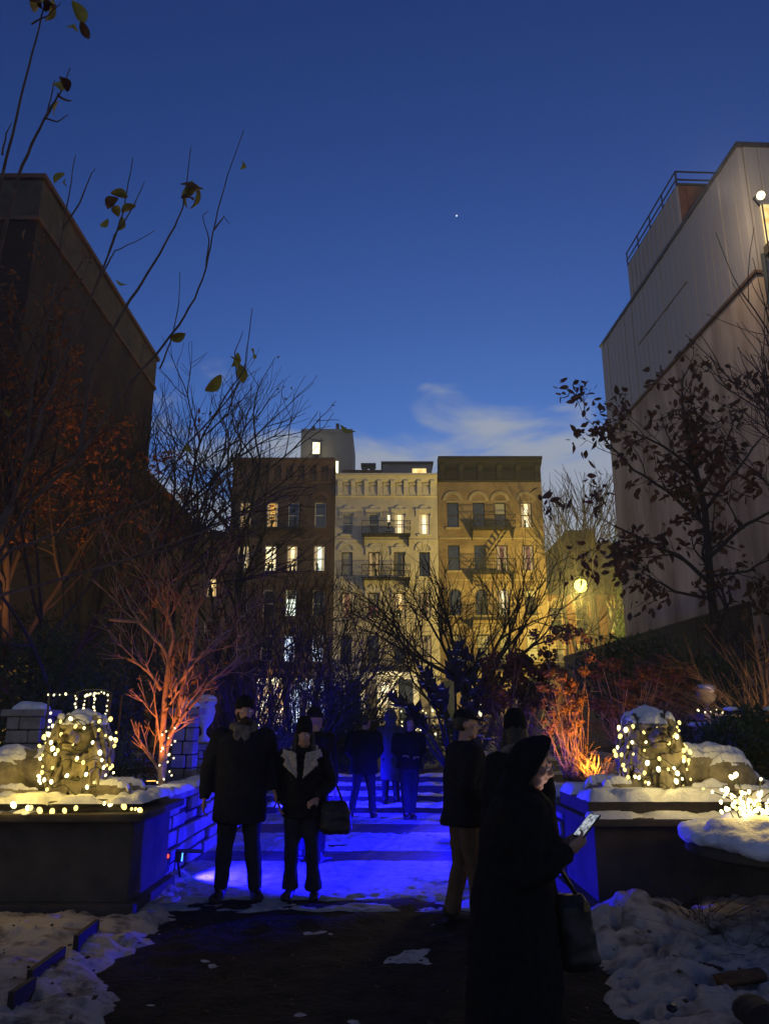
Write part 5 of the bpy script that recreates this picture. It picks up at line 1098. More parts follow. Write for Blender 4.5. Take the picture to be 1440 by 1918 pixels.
def tree(name, label, base, stems, lvl, seed, bark='bark', twig='twig', P=None, leaves=None, group=None, cat='tree'):
    rnd = random.Random(seed); q = dict(TP); q.update(P or {}); tr, tw, tips = MB(), MB(), []; e = empty(name, base, label, cat, group); base = Vector(base)
    for (d, ln, r) in stems: grow(tr, tw, base+Vector((d[0]*0.05, d[1]*0.05, -0.08)), d, ln, r, lvl, rnd, q, tips)
    tr.build('trunk', M[bark], e, True)
    c = tw.build('crown', M[twig], e, True) if tw.v else None
    if leaves:
        m, s0, s1, frac, per = leaves; lb_ = MB()
        for (p, d) in tips:
            if rnd.random() > frac: continue
            for _ in range(per): leaf(lb_, p+rdir(rnd)*s1*0.8, (d+rdir(rnd)*1.1+Vector((0, 0, -0.5))), rnd.uniform(s0, s1), rnd)
        f = lb_.build('foliage', M[m], e); f['kind'] = 'stuff'
    return e
def bush(name, label, base, rx, ry, rz_, n, s, m, seed, stems=0, cat='shrub', group=None, lobes=7, stem_m='twig', snow=0):
    rnd = random.Random(seed); e = empty(name, base, label, cat, group); b = Vector(base); mb = MB(); L_ = []
    for i in range(lobes): L_.append((b+Vector((rnd.uniform(-.6, .6)*rx, rnd.uniform(-.6, .6)*ry, rz_*rnd.uniform(0.25, 0.95))), rnd.uniform(0.35, 0.6)))
    for i in range(n):
        c, k = rnd.choice(L_); u = rdir(rnd)*(rnd.random()**0.4); p = c+Vector((u.x*rx*k, u.y*ry*k, u.z*rz_*0.5*k*1.3))
        if p.z < b.z: continue
        leaf(mb, p, (p-c).normalized()+rdir(rnd)*0.9+Vector((0, 0, 0.2)), s*rnd.uniform(0.6, 1.3), rnd)
    mb.build('foliage', M[m], e)['kind'] = 'stuff'
    st_ = MB()
    for i in range(max(5, stems)):
        c, k = rnd.choice(L_); st_.tube([b+Vector((rnd.uniform(-.15, .15)*rx, rnd.uniform(-.15, .15)*ry, -0.05)), (b+c)/2+rdir(rnd)*0.1*rx, c], [0.025, 0.016, 0.006], 4)
    st_.build('stem', M[stem_m], e)
    if snow:
        sm_ = MB()
        for i in range(snow):
            c, k = rnd.choice(L_); a = rnd.uniform(0, 6.28); r = k*math.sqrt(rnd.random())*0.8; sm_.ell(c+Vector((r*rx*math.cos(a), r*ry*math.sin(a), rz_*0.5*k*1.15)), (0.09, 0.09, 0.03), nu=8, nv=5)
        sm_.build('snow_cap', M['snow'], e, True)['kind'] = 'stuff'
    return e
def brush(name, label, base, n, hgt, spread, seed, m='twig', r=0.006, fork=3, cat='shrub', bend=0.5, group=None):
    """many thin stems fanning up from one base"""
    rnd = random.Random(seed); e = empty(name, base, label, cat, group); b = Vector(base); st_, tw = MB(), MB()
    for i in range(n):
        a = rnd.uniform(0, 6.28); sp = spread*math.sqrt(rnd.random()); h = hgt*rnd.uniform(0.55, 1.05)*(1-0.25*sp/max(spread, .01)); out = Vector((math.cos(a), math.sin(a), 0)); p0 = b+out*sp*0.25
        pts = [p0+Vector((0, 0, -0.05))]
        for k in range(1, 6):
            t = k/5; pts.append(p0+out*sp*(t**1.5)*(1+bend*t)+Vector((rnd.gauss(0, .02), rnd.gauss(0, .02), h*(t-0.18*bend*t*t)))*1.0)
        st_.tube(pts, [r*(1.15-t*0.17) for t in range(6)], 3, False)
        for f in range(fork):
            k = rnd.randint(2, 4); p = pts[k].lerp(pts[k+1], rnd.random()); d = (pts[k+1]-pts[k]).normalized()+rdir(rnd)*0.55; l = h*rnd.uniform(0.12, 0.3); d.normalize()
            tw.tube([p, p+d*l*0.5, p+d*l+Vector((0, 0, l*0.12))], [r*0.6, r*0.5, r*0.3], 3, False)
    st_.build('stem', M[m], e); 
    if tw.v: tw.build('twigs', M[m], e)['kind'] = 'stuff'
    return e
gz = lambda y: 0.86
# ---- foreground tree, upper left: long shoots with a few yellow leaves
ft = empty('young_tree', (-2.75, 4.9, 0), 'young tree in the near left bed, long bare shoots with few yellow leaves', 'tree')
tk = MB(); sh = MB()
hub = at(-60, 1130, 4.7); hub2 = at(20, 950, 4.6)
tk.tube([(-2.75, 4.9, -0.05), (-2.70, 4.85, 0.8), (-2.6, 4.75, 1.6), hub, at(-20, 1030, 4.65), hub2], [0.055, 0.05, 0.042, 0.036, 0.028, 0.022], 9)
tk.build('trunk', M['bark'], ft, True)
SH = [ [(-60,1130,4.7),(-40,800,4.3),(-18,520,4.1),(5,330,4.0),(25,250,3.9),(48,150,3.85),(68,75,3.8),(84,10,3.75),(96,-40,3.7)],
 [(-40,800,4.3),(0,470,4.15),(35,330,4.1),(60,270,4.05),(84,222,4.0),(105,188,4.0),(118,165,4.0),(132,128,3.95)],
 [(20,950,4.6),(50,860,4.5),(55,780,4.45),(60,720,4.4),(75,660,4.4),(100,560,4.35),(112,490,4.3),(118,430,4.3),(130,365,4.3),(142,290,4.3)],
 [(50,860,4.5),(70,820,4.5),(76,780,4.5),(95,735,4.55),(118,680,4.6),(150,610,4.6),(178,540,4.6),(203,478,4.6),(222,425,4.6),(234,388,4.6),(241,340,4.6),(249,296,4.6)],
 [(-60,1130,4.7),(60,940,4.8),(150,850,4.85),(200,780,4.9),(240,722,4.9),(290,668,4.95),(335,610,5.0),(365,560,5.0),(386,503,5.05),(398,440,5.1),(415,370,5.1),(432,312,5.15),(457,244,5.2)],
 [(150,850,4.85),(170,700,4.9),(235,577,4.95),(265,532,5.0),(300,475,5.0),(328,424,5.0),(343,388,5.0),(350,345,5.0),(358,275,5.0)],
 [(-60,1130,4.7),(20,1030,5.0),(100,1003,5.2),(200,970,5.4),(280,938,5.5),(302,920,5.5),(350,832,5.6),(400,780,5.6),(432,728,5.6),(458,692,5.6),(465,640,5.6),(473,577,5.6)],
 [(-60,1130,4.7),(60,1100,5.4),(200,1060,5.8),(330,1015,6.2),(430,975,6.4),(500,945,6.5),(552,905,6.6),(590,860,6.6)],
 [(200,1060,5.8),(330,1025,6.2),(440,990,6.4),(530,965,6.5),(600,930,6.6)],
 [(203,478,4.6),(215,440,4.6),(245,395,4.6),(262,360,4.6),(272,340,4.6)], [(165,565,4.6),(205,490,4.65),(215,470,4.65),(250,455,4.65),(290,432,4.65)],
 [(386,503,5.05),(392,450,5.05),(380,405,5.05),(390,395,5.05)], [(402,430,5.1),(420,405,5.1),(430,420,5.1)], [(300,690,5),(320,640,5.1),(335,570,5.1),(337,510,5.1)],
 [(105,188,4.0),(88,220,4.0),(100,165,4.0),(104,150,4.0)], [(84,222,4.0),(108,228,4.0),(128,215,4.0)], [(118,430,4.3),(150,380,4.3),(170,330,4.3),(178,315,4.3)], [(5,290,3.9),(12,250,3.9),(22,230,3.9)],
 [(445,712,5.6),(440,660,5.6),(455,620,5.6)], [(60,45,3.8),(90,30,3.75),(115,5,3.7)], [(110,690,4.5),(113,640,4.5),(140,560,4.5),(175,470,4.55)] ]
rnd = random.Random(2)
for L_ in SH:
    pts = [at(*q) for q in L_]; fine = []
    for i in range(len(pts)-1):
        for k in range(3): fine.append(pts[i].lerp(pts[i+1], k/3)+(rdir(rnd)*0.004 if k else Vector()))
    fine.append(pts[-1]); n = len(fine); r0 = 0.0125 if len(L_) > 7 else 0.0065
    sh.tube(fine, [max(0.0022, r0*(1-0.8*i/n)) for i in range(n)], 6, False)
sh.build('shoots', M['bark'], ft, True)
def big_leaf(parent, p, s, m, rnd, droop=0.6):
    mb = MB(); d = (rdir(rnd)*0.8+Vector((0.2, -0.1, -droop))).normalized(); sd = d.cross(rdir(rnd)).normalized(); nn = sd.cross(d); rows = 6; vs = []
    for i in range(rows+1):
        t = i/rows; wd = s*0.30*math.sin(math.pi*min(1, t*0.94+0.04))**0.75; c = p+d*s*t+nn*s*0.22*math.sin(2.2*t)
        for k in (-1, -0.5, 0, 0.5, 1): vs.append(c+sd*wd*k+nn*abs(k)*wd*0.45+nn*s*0.02*rnd.uniform(-1, 1))
    fs = [(i*5+k, i*5+k+1, (i+1)*5+k+1, (i+1)*5+k) for i in range(rows) for k in range(4)]
    mb.add(vs, fs); mb.build('leaf', M[m], parent, True)
for (px, py, Y, s, m) in ((362,338,5.0,.15,'yellow_leaf'), (368,345,5.0,.14,'yellow_leaf'), (352,372,5.0,.12,'yellow_leaf'), (338,345,5.0,.11,'brown_leaf'), (340,372,5.0,.09,'brown_leaf'), (355,350,5.0,.09,'yellow_leaf'), (455,306,5.15,.085,'yellow_leaf'),
   (208,362,4.6,.09,'yellow_leaf'), (222,372,4.6,.10,'brown_leaf'), (216,385,4.6,.08,'yellow_leaf'), (228,405,4.6,.08,'yellow_leaf'), (255,385,4.6,.08,'yellow_leaf'), (203,410,4.6,.06,'yellow_leaf'), (120,150,4.0,.09,'yellow_leaf'), (126,172,4.0,.09,'brown_leaf'), (112,190,4.0,.07,'yellow_leaf'), (135,188,4.0,.07,'brown_leaf'),
   (438,672,5.6,.13,'yellow_leaf'), (448,682,5.6,.11,'yellow_leaf'), (414,702,5.6,.13,'yellow_leaf'), (470,655,5.6,.09,'yellow_leaf'), (445,660,5.6,.10,'yellow_leaf'), (320,636,5.05,.09,'yellow_leaf'), (152,40,3.75,.07,'brown_leaf'), (140,45,3.75,.08,'yellow_leaf'), (78,0,3.75,.12,'yellow_leaf'), (55,0,3.7,.08,'brown_leaf'), (98,-5,3.7,.1,'yellow_leaf'), (135,2,3.7,.10,'yellow_leaf'), (85,22,3.75,.09,'brown_leaf'),
   (122,325,4.3,.07,'yellow_leaf'), (118,342,4.3,.07,'yellow_leaf'), (50,430,4.35,.05,'straw'), (0,750,4.4,.09,'yellow_leaf'), (8,768,4.4,.08,'yellow_leaf'), (218,524,4.65,.06,'yellow_leaf'), (638,795,6.6,.12,'yellow_leaf'), (345,835,5.6,.06,'yellow_leaf')):
    big_leaf(ft, at(px, py, Y), s*1.35, m, rnd)
def shaped_tree(name, label, base, stems, lvl, seed, bark, twig, P=None, leaves=None, tl=0.5, r0=0.05, every=1, jit=0.15):
    """a tree whose limbs follow given lines through space; twigs grow from their ends and sides"""
    rnd = random.Random(seed); q = dict(TP); q.update(P or {}); tr, tw, tips = MB(), MB(), []; e = empty(name, base, label, 'tree')
    for (r, pts, Y0, dY) in stems:
        n = len(pts); ps = [at(px, py, Y0+dY*i/(n-1)) for i, (px, py) in enumerate(pts)]; fine = []
        for i in range(n-1):
            for k in range(3): fine.append(ps[i].lerp(ps[i+1], k/3)+(rdir(rnd)*0.012*jit*6*r0/0.05 if k else Vector()))
        fine.append(ps[-1]); m = len(fine); tr.tube(fine, [r*(1-0.62*i/m) for i in range(m)], 8, False)
        for i in range(2, m, every):
            d = (fine[i]-fine[i-1]).normalized(); rr = r*(1-0.62*i/m)*0.5
            if i < m-1 and rnd.random() < 0.35: continue
            nd = d if i == m-1 else (d*0.8+rdir(rnd)*0.8+Vector((0, 0, 0.25))).normalized()
            grow(tr, tw, fine[i], nd, tl*rnd.uniform(0.7, 1.2), max(rr, q['min']*1.5), lvl, rnd, q, tips)
    tr.build('trunk', M[bark], e, True)
    tw.build('crown', M[twig], e, True)
    if leaves:
        m, s0, s1, frac, per = leaves; lb_ = MB()
        for (p, d) in tips:
            if rnd.random() > frac: continue
            for _ in range(per): oval_leaf(lb_, p+rdir(rnd)*s1*0.7, (d*0.5+rdir(rnd)*0.9+Vector((0, 0, -0.6))), rnd.uniform(s0, s1), rnd, 0.55)
        lb_.build('foliage', M[m], e)['kind'] = 'stuff'
    return e
# ---- slender multi-stem tree lit orange, left bed
tb0 = at(310, 1452, 9.6); tb0 = Vector((tb0.x, 9.6, 0.84))
shaped_tree('crape_myrtle', 'slender multi-stemmed tree uplit orange behind the left wall', tb0, [
    (0.044, [(303, 1475), (302, 1440), (305, 1400), (307, 1350), (310, 1300), (317, 1238), (306, 1212), (285, 1190), (262, 1165), (205, 1160)], 9.6, 0.1),
    (0.038, [(304, 1455), (312, 1400), (328, 1355), (340, 1300), (349, 1258), (365, 1208), (367, 1180), (369, 1140), (386, 1108), (392, 1085)], 9.65, 0.3),
    (0.028, [(318, 1380), (345, 1338), (372, 1308), (392, 1278), (420, 1255), (455, 1225)], 9.62, 0.3), (0.026, [(302, 1292), (285, 1265), (262, 1245), (240, 1235)], 9.62, -0.2),
    (0.028, [(317, 1238), (326, 1190), (316, 1150), (300, 1120), (292, 1080)], 9.65, 0.1), (0.022, [(316, 1305), (345, 1268), (375, 1228), (402, 1200), (430, 1180)], 9.6, -0.2),
    (0.020, [(365, 1208), (345, 1170), (330, 1140), (325, 1100)], 9.75, 0.3), (0.018, [(262, 1165), (240, 1130), (225, 1095)], 9.6, 0.1)], 2, 21, 'pale_bark', 'pale_bark',
    dict(wob=0.12, up=0.06, kids=[0, 4, 4], lf=(0.6, 0.85), rf=0.6, min=0.004, ang=(0.3, 0.8), thick=0.011), leaves=('dead_leaf', 0.05, 0.09, 0.3, 1), tl=0.42, every=2, jit=0.08)
pts = []; bl_ = []
for i in range(60):
    t = i/59; a = 26*t; c = tb0+Vector((0.02*t-0.06*t*0, 0, 0.02+0.75*t)); pts.append(c+Vector((0.08*math.cos(a), 0.08*math.sin(a)-0.01, 0)))
for i in range(2, 58, 3): bl_.append(pts[i]+Vector((0, -0.02, 0)))
string_lights('white string lights spiralling up the slender tree trunk', [pts], bl_, 0.013, 'bulb_white', lights=[(tb0+Vector((0, -0.3, 0.25)), 1.2, 0.06)], lc=(1, 0.85, 0.5))
# ---- bare trees
tree('bare_tree', 'dark bare spreading tree before the tan house, several forked stems', (at(885, 1260, 25).x, 25, 0.45), [((0.10, 0, 1), 2.6, 0.13), ((-0.14, 0.1, 1), 2.6, 0.11), ((-0.45, 0, 1), 2.7, 0.10), ((0.5, -0.1, 1), 2.5, 0.09)], 5, 5, 'dark_bark', 'dark_bark', dict(kids=[0, 3, 3, 3, 3, 4], lf=(0.62, 0.82), up=0.03, min=0.009, wob=0.13, rf=0.60, ang=(0.3, 0.8)))
tree('bare_tree', 'fine twigged bare tree against the sky beside the street lamp', (at(1128, 1250, 52.6).x, 52.6, 0.14), [((-0.14, -0.05, 1), 7.0, 0.24)], 5, 8, 'dark_bark', 'dark_bark', dict(kids=[0, 3, 4, 4, 4, 4], lf=(0.62, 0.82), min=0.012, up=0.07, wob=0.11, ang=(0.3, 0.75)))
tree('bare_tree', 'bare wispy tree rising behind the tall brick building edge', (at(330, 1250, 24).x-0.9, 24.5, 0.86), [((-0.08, 0, 1), 5.2, 0.15), ((0.10, 0, 1), 4.6, 0.1)], 5, 12, 'dark_bark', 'twig', dict(kids=[0, 3, 4, 4, 4, 3], lf=(0.62, 0.80), min=0.007, up=0.05, ang=(0.3, 0.8)))
tree('oak_tree', 'dark tree with clinging dead leaves left of the brown tenement', (at(430, 1300, 33).x, 33, 0.3), [((0.02, 0, 1), 5.6, 0.22)], 5, 30, 'dark_bark', 'dark_bark', dict(kids=[0, 3, 3, 4, 4, 4], lf=(0.60, 0.80), min=0.012, ang=(0.4, 1.0), up=0.03), leaves=('dead_leaf', 0.12, 0.24, 0.30, 2))
tree('street_tree', 'thin bare tree in front of the cream house facade', (at(640, 1330, 32).x, 32, 0.3), [((-0.05, 0, 1), 3.2, 0.10), ((0.25, 0, 1), 3.0, 0.09)], 5, 44, 'dark_bark', 'dark_bark', dict(kids=[0, 3, 3, 3, 4, 3], lf=(0.6, 0.8), min=0.010, ang=(0.35, 0.9)))
# ---- tree with dead leaves before the stucco wall
shaped_tree('dogwood_tree', 'small tree with hanging brown leaves against the stained stucco wall', (at(1345, 1300, 17).x, 17.0, 0.84), [
    (0.13, [(1348, 1320), (1345, 1250), (1336, 1150), (1326, 1050), (1320, 960), (1302, 880), (1278, 765)], 17, 0.3), (0.05, [(1331, 1095), (1270, 1040), (1205, 1012), (1150, 985)], 17, -0.8),
    (0.05, [(1325, 1045), (1385, 990), (1430, 965), (1470, 950)], 17, -0.6), (0.045, [(1321, 985), (1250, 920), (1185, 880), (1122, 812)], 17.1, 0.8), (0.045, [(1320, 955), (1380, 880), (1425, 820)], 17.1, 0.7),
    (0.04, [(1304, 885), (1240, 835), (1190, 812)], 17.2, 0.8), (0.04, [(1337, 1125), (1262, 1108), (1212, 1078)], 17, 1.0), (0.035, [(1330, 1080), (1400, 1070), (1450, 1040)], 17, 0.6), (0.035, [(1312, 920), (1350, 860), (1370, 800)], 17.1, -0.5)],
    2, 17, 'dark_bark', 'dark_bark', dict(kids=[0, 3, 3], lf=(0.6, 0.9), ang=(0.4, 1.1), up=-0.02, min=0.008, thick=0.02), leaves=('dead_leaf', 0.13, 0.26, 0.8, 3), tl=0.65, every=1, jit=0.3)
# ---- rust leaved tree and dark planting on the left
tree('maple_tree', 'rust leaved tree standing close before the tall brick wall', (-7.3, 15.8, 0.86), [((0.02, 0, 1), 3.5, 0.16), ((0.2, -0.2, 1), 3.3, 0.10)], 4, 61, 'dark_bark', 'twig', dict(kids=[0, 3, 4, 4, 4], lf=(0.62, 0.85), ang=(0.45, 1.1), up=0.05, min=0.007), leaves=('rust_leaf', 0.10, 0.20, 1.0, 9))
tree('bare_tree', 'thin dark bare tree leaning across the brick wall', (at(40, 1300, 12).x, 12, 0.86), [((0.35, 0.2, 1), 2.6, 0.06), ((0.1, 0.3, 1), 2.6, 0.05)], 4, 77, 'dark_bark', 'twig', dict(min=0.004, ang=(0.3, 0.8)))
for i, (px, py, Y, rx, rz_, n, lab) in enumerate(((30, 1290, 12.5, 1.4, 2.0, 5000, 'tall dark evergreen shrub behind the crazy-paved pier'), (215, 1290, 13.5, 1.2, 1.7, 4200, 'dark evergreen shrub behind the iron arch'), (110, 1230, 16.5, 2.0, 3.2, 6000, 'broad dark evergreen below the rust leaved tree'))):
    p = at(px, 1400, Y); bush('evergreen_shrub', lab, (p.x, Y, 0.84), rx, 1.0, rz_, n, 0.09, 'evergreen', 100+i)
p = at(240, 1440, 10.6); bush('boxwood', 'low dark box shrub between the arch and the slender tree', (p.x, 10.6, 0.84), 0.55, 0.4, 0.55, 2500, 0.05, 'boxwood', 120)
p = at(445, 1380, 14); bush('boxwood', 'blue lit low shrub behind the left stone wall', (p.x, 14.5, 0.84), 1.0, 0.7, 0.6, 3000, 0.06, 'boxwood', 121, snow=14)
# ---- twiggy shrubs mid left, washed blue
for i, (px, Y, n, h, sp, lab) in enumerate(((470, 16.0, 150, 4.2, 1.9, 'tall twiggy shrub left of the path behind the beanie wearer'), (560, 17.5, 170, 4.4, 1.8, 'dense purple twiggy shrub behind the shearling lapel wearer'), (655, 21.5, 150, 4.6, 1.6, 'fan of bare twigs before the cream house door'), (400, 18.5, 120, 4.0, 1.9, 'bare twiggy shrub behind the blue lit urn'))):
    p = at(px, 1380, Y); brush('twiggy_shrub', lab, (p.x, Y, 0.5), n, h, sp, 140+i, 'twig', 0.010, 5, bend=0.35)
p = at(610, 1400, 18.5); bush('evergreen_shrub', 'dark rounded evergreen behind the figures by the steps', (p.x, 20.0, 0.45), 1.1, 0.9, 1.9, 4500, 0.10, 'evergreen', 150)
p = at(690, 1400, 24); bush('hedge', 'snow-topped clipped hedge before the cream house', (p.x, 25, 0.45), 1.5, 0.5, 1.35, 4500, 0.09, 'evergreen', 151, snow=60)
p = at(850, 1400, 23); bush('hedge', 'low dark hedge right of the terrace dusted with snow', (p.x, 23, 0.45), 1.7, 0.5, 1.1, 4500, 0.09, 'evergreen', 152, snow=40)
# bush in fairy lights at the end of the terrace
p = at(785, 1390, 21); fb_ = bush('evergreen_shrub', 'small bush wrapped in white fairy lights on the terrace', (p.x, 21, 0.46), 0.55, 0.4, 0.8, 1500, 0.08, 'evergreen', 153)
rnd = random.Random(9); bl_ = [at(rnd.gauss(782, 13), rnd.uniform(1330, 1382), 20.4+rnd.uniform(-.15, .15)) for _ in range(44)]
string_lights('white fairy lights over the small terrace bush', [bl_[:22], bl_[22:]], bl_, 0.028, 'bulb_white', lights=[(at(785, 1355, 20.0), 3.0, 0.1)], lc=(1, 0.9, 0.6))
# ---- paddle plant with snow rims
def broad_plant(label, base, tips, seed):
    rnd = random.Random(seed); e = empty('broad_leaf_plant', base, label, 'plant'); b = Vector(base); st_ = MB(); fo = MB(); sn = MB()
    for i, (px, py, Y, ln, wd) in enumerate(tips):
        tip = at(px, py, Y); m_ = b.lerp(tip, 0.5)+Vector((rnd.uniform(-.15, .15), rnd.uniform(-.15, .15), -0.1)); st_.tube([b, b.lerp(m_, 0.6), m_, tip-Vector((0, 0, 0.25))], [0.05, 0.04, 0.028, 0.012], 7)
        ax = (tip-m_).normalized()
        for k in range(26):
            t = rnd.random(); p = m_.lerp(tip-Vector((0, 0, 0.2)), 0.25+0.75*t); d = (ax*0.9+rdir(rnd)*0.75+Vector((0, 0, 0.15))); s_ = rnd.uniform(0.22, 0.42)*(0.8+wd)
            leaf(fo, p, d, s_, rnd, 0.5)
            if rnd.random() < 0.12: sn.ell(p+d.normalized()*s_*0.5+Vector((0, 0, 0.02)), (0.06, 0.05, 0.018), nu=8, nv=5)
    fo.build('foliage', M['broad_leaf'], e)['kind'] = 'stuff'; st_.build('stem', M['broad_leaf'], e, True); sn.build('snow_cap', M['snow'], e, True)['kind'] = 'stuff'; return e
pb_ = at(850, 1400, 17.0)
broad_plant('dark broad-leaved evergreen with upright leafy stems beside the terrace', (pb_.x, 17.0, 0.5), [(850, 1196, 17, 1.15, 0.24), (868, 1210, 17.3, 1.1, 0.2), (893, 1205, 17.2, 1.1, 0.13), (795, 1240, 16.8, 1.0, 0.2), (918, 1232, 17.1, 0.9, 0.16), (745, 1288, 16.6, 0.9, 0.17), (822, 1272, 16.6, 0.9, 0.18), (880, 1262, 16.7, 0.9, 0.2), (905, 1278, 16.9, 0.8, 0.15), (775, 1310, 16.5, 0.7, 0.14), (930, 1270, 17.2, 0.8, 0.15)], 5)
# ---- hydrangeas on the right
def hydrangea(label, base, heads, seed, hm='dried_flower', r=0.075, extra=14, hgt=1.0):
    rnd = random.Random(seed); e = empty('hydrangea', base, label, 'shrub'); b = Vector(base); st_ = MB()
    for (px, py, Y, k) in heads:
        c = at(px, py, Y); fl_ = MB(); 
        for i in range(46):
            u = rdir(rnd); p = c+Vector((u.x*r*k, u.y*r*k, u.z*r*k*0.8)); leaf(fl_, p, u+rdir(rnd)*0.7, 0.05*k, rnd, 0.9)
        fl_.ell(c, (r*k*0.8, r*k*0.8, r*k*0.62), nu=8, nv=5); fl_.build('flower_head', M[hm], e)
        kk = 1.0 if k > 0.6 else 0.55; st_.tube([b+Vector((rnd.uniform(-.08, .08), rnd.uniform(-.05, .05), -0.05)), b.lerp(c, 0.3)+Vector((rnd.uniform(-.12, .12), rnd.uniform(-.1, .1), 0.0)), b.lerp(c, 0.65)+Vector((rnd.uniform(-.1, .1), rnd.uniform(-.1, .1), 0.05)), c], [0.012*kk, 0.008*kk, 0.006*kk, 0.004], 5)
    for i in range(extra):
        a = rnd.uniform(0, 6.28); d = Vector((math.cos(a)*0.5, math.sin(a)*0.4, 1)).normalized(); l = hgt*rnd.uniform(0.5, 1); st_.tube([b, b+d*l*0.3+rdir(rnd)*0.05, b+d*l*0.65+rdir(rnd)*0.10, b+d*l*0.9+rdir(rnd)*0.14], [0.017, 0.013, 0.009, 0.005], 5)
        p = b+d*l*rnd.uniform(0.4, 0.9); st_.tube([p, p+(d+rdir(rnd)*0.6).normalized()*0.25*hgt], [0.007, 0.004], 4)
    st_.build('stem', M['pale_bark'], e, True); return e
hb0 = at(1078, 1420, 10.1); hb0 = Vector((hb0.x, 10.1, 0.88))
rnd = random.Random(31)
heads = [(1040, 1183, 10.6, 1), (1062, 1180, 10.7, .95), (1028, 1199, 10.5, .8), (1060, 1196, 10.4, .9), (1081, 1185, 10.6, .85), (1098, 1200, 10.3, .8), (999, 1188, 10.8, .85), (1104, 1231, 10.2, .8)]
heads += [(rnd.gauss(1055, 24), rnd.uniform(1255, 1375), 10.0+rnd.uniform(-.25, .15), rnd.uniform(.35, .75)) for _ in range(46)]
hydrangea('dried hydrangea bush lit bright orange from below', hb0, heads, 33, extra=16, hgt=0.6)
p = at(960, 1420, 12.5); heads = [(rnd.uniform(905, 1045), rnd.uniform(1220, 1330), 12.5+rnd.uniform(-.5, .5), rnd.uniform(.8, 1.5)) for _ in range(60)]
hydrangea('dark purple dried hydrangea bush beside the orange one', (p.x, 12.5, 0.86), heads, 35, hm='dead_leaf', extra=12)
p = at(1180, 1420, 12.0); heads = [(rnd.uniform(1110, 1300), rnd.uniform(1235, 1340), 12.0+rnd.uniform(-.6, .6), rnd.uniform(.6, 1.1)) for _ in range(50)]
hydrangea('dim brown dried hydrangea behind the right lion', (p.x, 12.0, 0.86), heads, 37, hm='dead_leaf', extra=12)
p = at(985, 1400, 11.2); brush('twiggy_shrub', 'fine purple lit brush behind the hooded person', (p.x, 11.4, 0.86), 110, 1.3, 0.6, 160, 'twig', 0.005, 5)
p = at(1110, 1430, 9.6); brush('twiggy_shrub', 'low reddish twigs between the hydrangea and the right lion', (p.x, 9.6, 0.86), 40, 0.55, 0.3, 161, 'pale_bark', 0.004, 4)
p = at(1400, 1420, 9.4); bush('conifer_shrub', 'feathery dark green conifer shrub behind the round table', (p.x, 9.5, 0.84), 0.85, 0.6, 1.05, 6000, 0.075, 'evergreen', 170, snow=8)
p = at(1400, 1290, 11.5); brush('dry_grass', 'tall dry straw grass arching before the timber fence', (p.x+0.3, 11.6, 0.86), 150, 2.6, 1.2, 171, 'straw', 0.006, 4, cat='grass', bend=1.1)
p = at(1260, 1300, 13.5); brush('dry_grass', 'dull dry grass clump below the stucco wall', (p.x, 13.5, 0.86), 130, 2.1, 1.5, 172, 'straw', 0.006, 3, cat='grass', bend=1.2)
p = at(1225, 1300, 15.5); bush('evergreen_shrub', 'dark evergreen mass in front of the timber fence', (p.x, 15.5, 0.84), 2.2, 1.0, 2.2, 6000, 0.12, 'evergreen', 173)
p = at(1130, 1250, 44); bush('ivy_tree', 'dark ivy clad tree beside the street lamp', (p.x+5.0, 53.4, 0.14), 1.7, 0.9, 13.0, 8000, 0.30, 'evergreen', 174, cat='tree', lobes=12, stem_m='dark_bark')
p = at(1400, 1000, 15); tree('bare_tree', 'thin brown bare tree before the clad building corner', (8.4, 13.6, 0.86), [((0.02, 0.1, 1), 3.6, 0.09), ((-0.2, 0.1, 1), 3.2, 0.06)], 4, 91, 'bark', 'twig', dict(min=0.005, ang=(0.25, 0.7), up=0.08))
# ================================================================== street furniture
sp_ = at(1087, 1097, 47.3); stl = empty('street_lamp', (sp_.x, 51.8, 0.14), 'tall street lamp glowing yellow between the bare tree and the row house', 'street lamp')
MB().tube([(sp_.x, 51.8, 0.1), (sp_.x, 51.8, 1.2), (sp_.x, 51.8, sp_.z-0.6), (sp_.x, 51.4, sp_.z+0.2), (sp_.x, 49.6, sp_.z+0.62), (sp_.x, 47.5, sp_.z+0.60)], [0.14, 0.10, 0.07, 0.06, 0.05, 0.045], 10).build('pole', M['black_iron'], stl, True)
MB().ell((sp_.x, 47.4, sp_.z+0.55), (0.34, 0.5, 0.10)).build('lamp_head', M['black_iron'], stl, True); MB().ell((sp_.x, 47.3, sp_.z), (0.40, 0.36, 0.42)).build('globe', M['sodium'], stl, True)
lamp('POINT', (sp_.x-0.3, 47.3, sp_.z-0.6), 7000, (1.0, 0.74, 0.15), 0.3, stl)
# garden lamp post with two lanterns above the hedge
gp = at(897, 1330, 30); gl = empty('garden_lamp_post', (gp.x, 30, 0.45), 'garden lamp post with two glaring lanterns above the dark hedge', 'lamp post')
MB().tube([(gp.x, 30, 0.4), (gp.x, 30, gp.z+0.1)], [0.06, 0.04], 8).build('post', M['black_iron'], gl)
for px, py, r in ((902, 1328, 0.22), (881, 1329, 0.10)):
    g = at(px, py, 29.8); MB().ell(g, (r*0.75, r*0.75, r*1.25)).build('lantern', M['lamp_white'], gl, True); MB().tube([(gp.x, 30, gp.z-0.05), g], 0.02, 5).build('arm', M['black_iron'], gl)
lamp('POINT', at(895, 1330, 29.2), 160, (1, 0.9, 0.6), 0.2, gl)
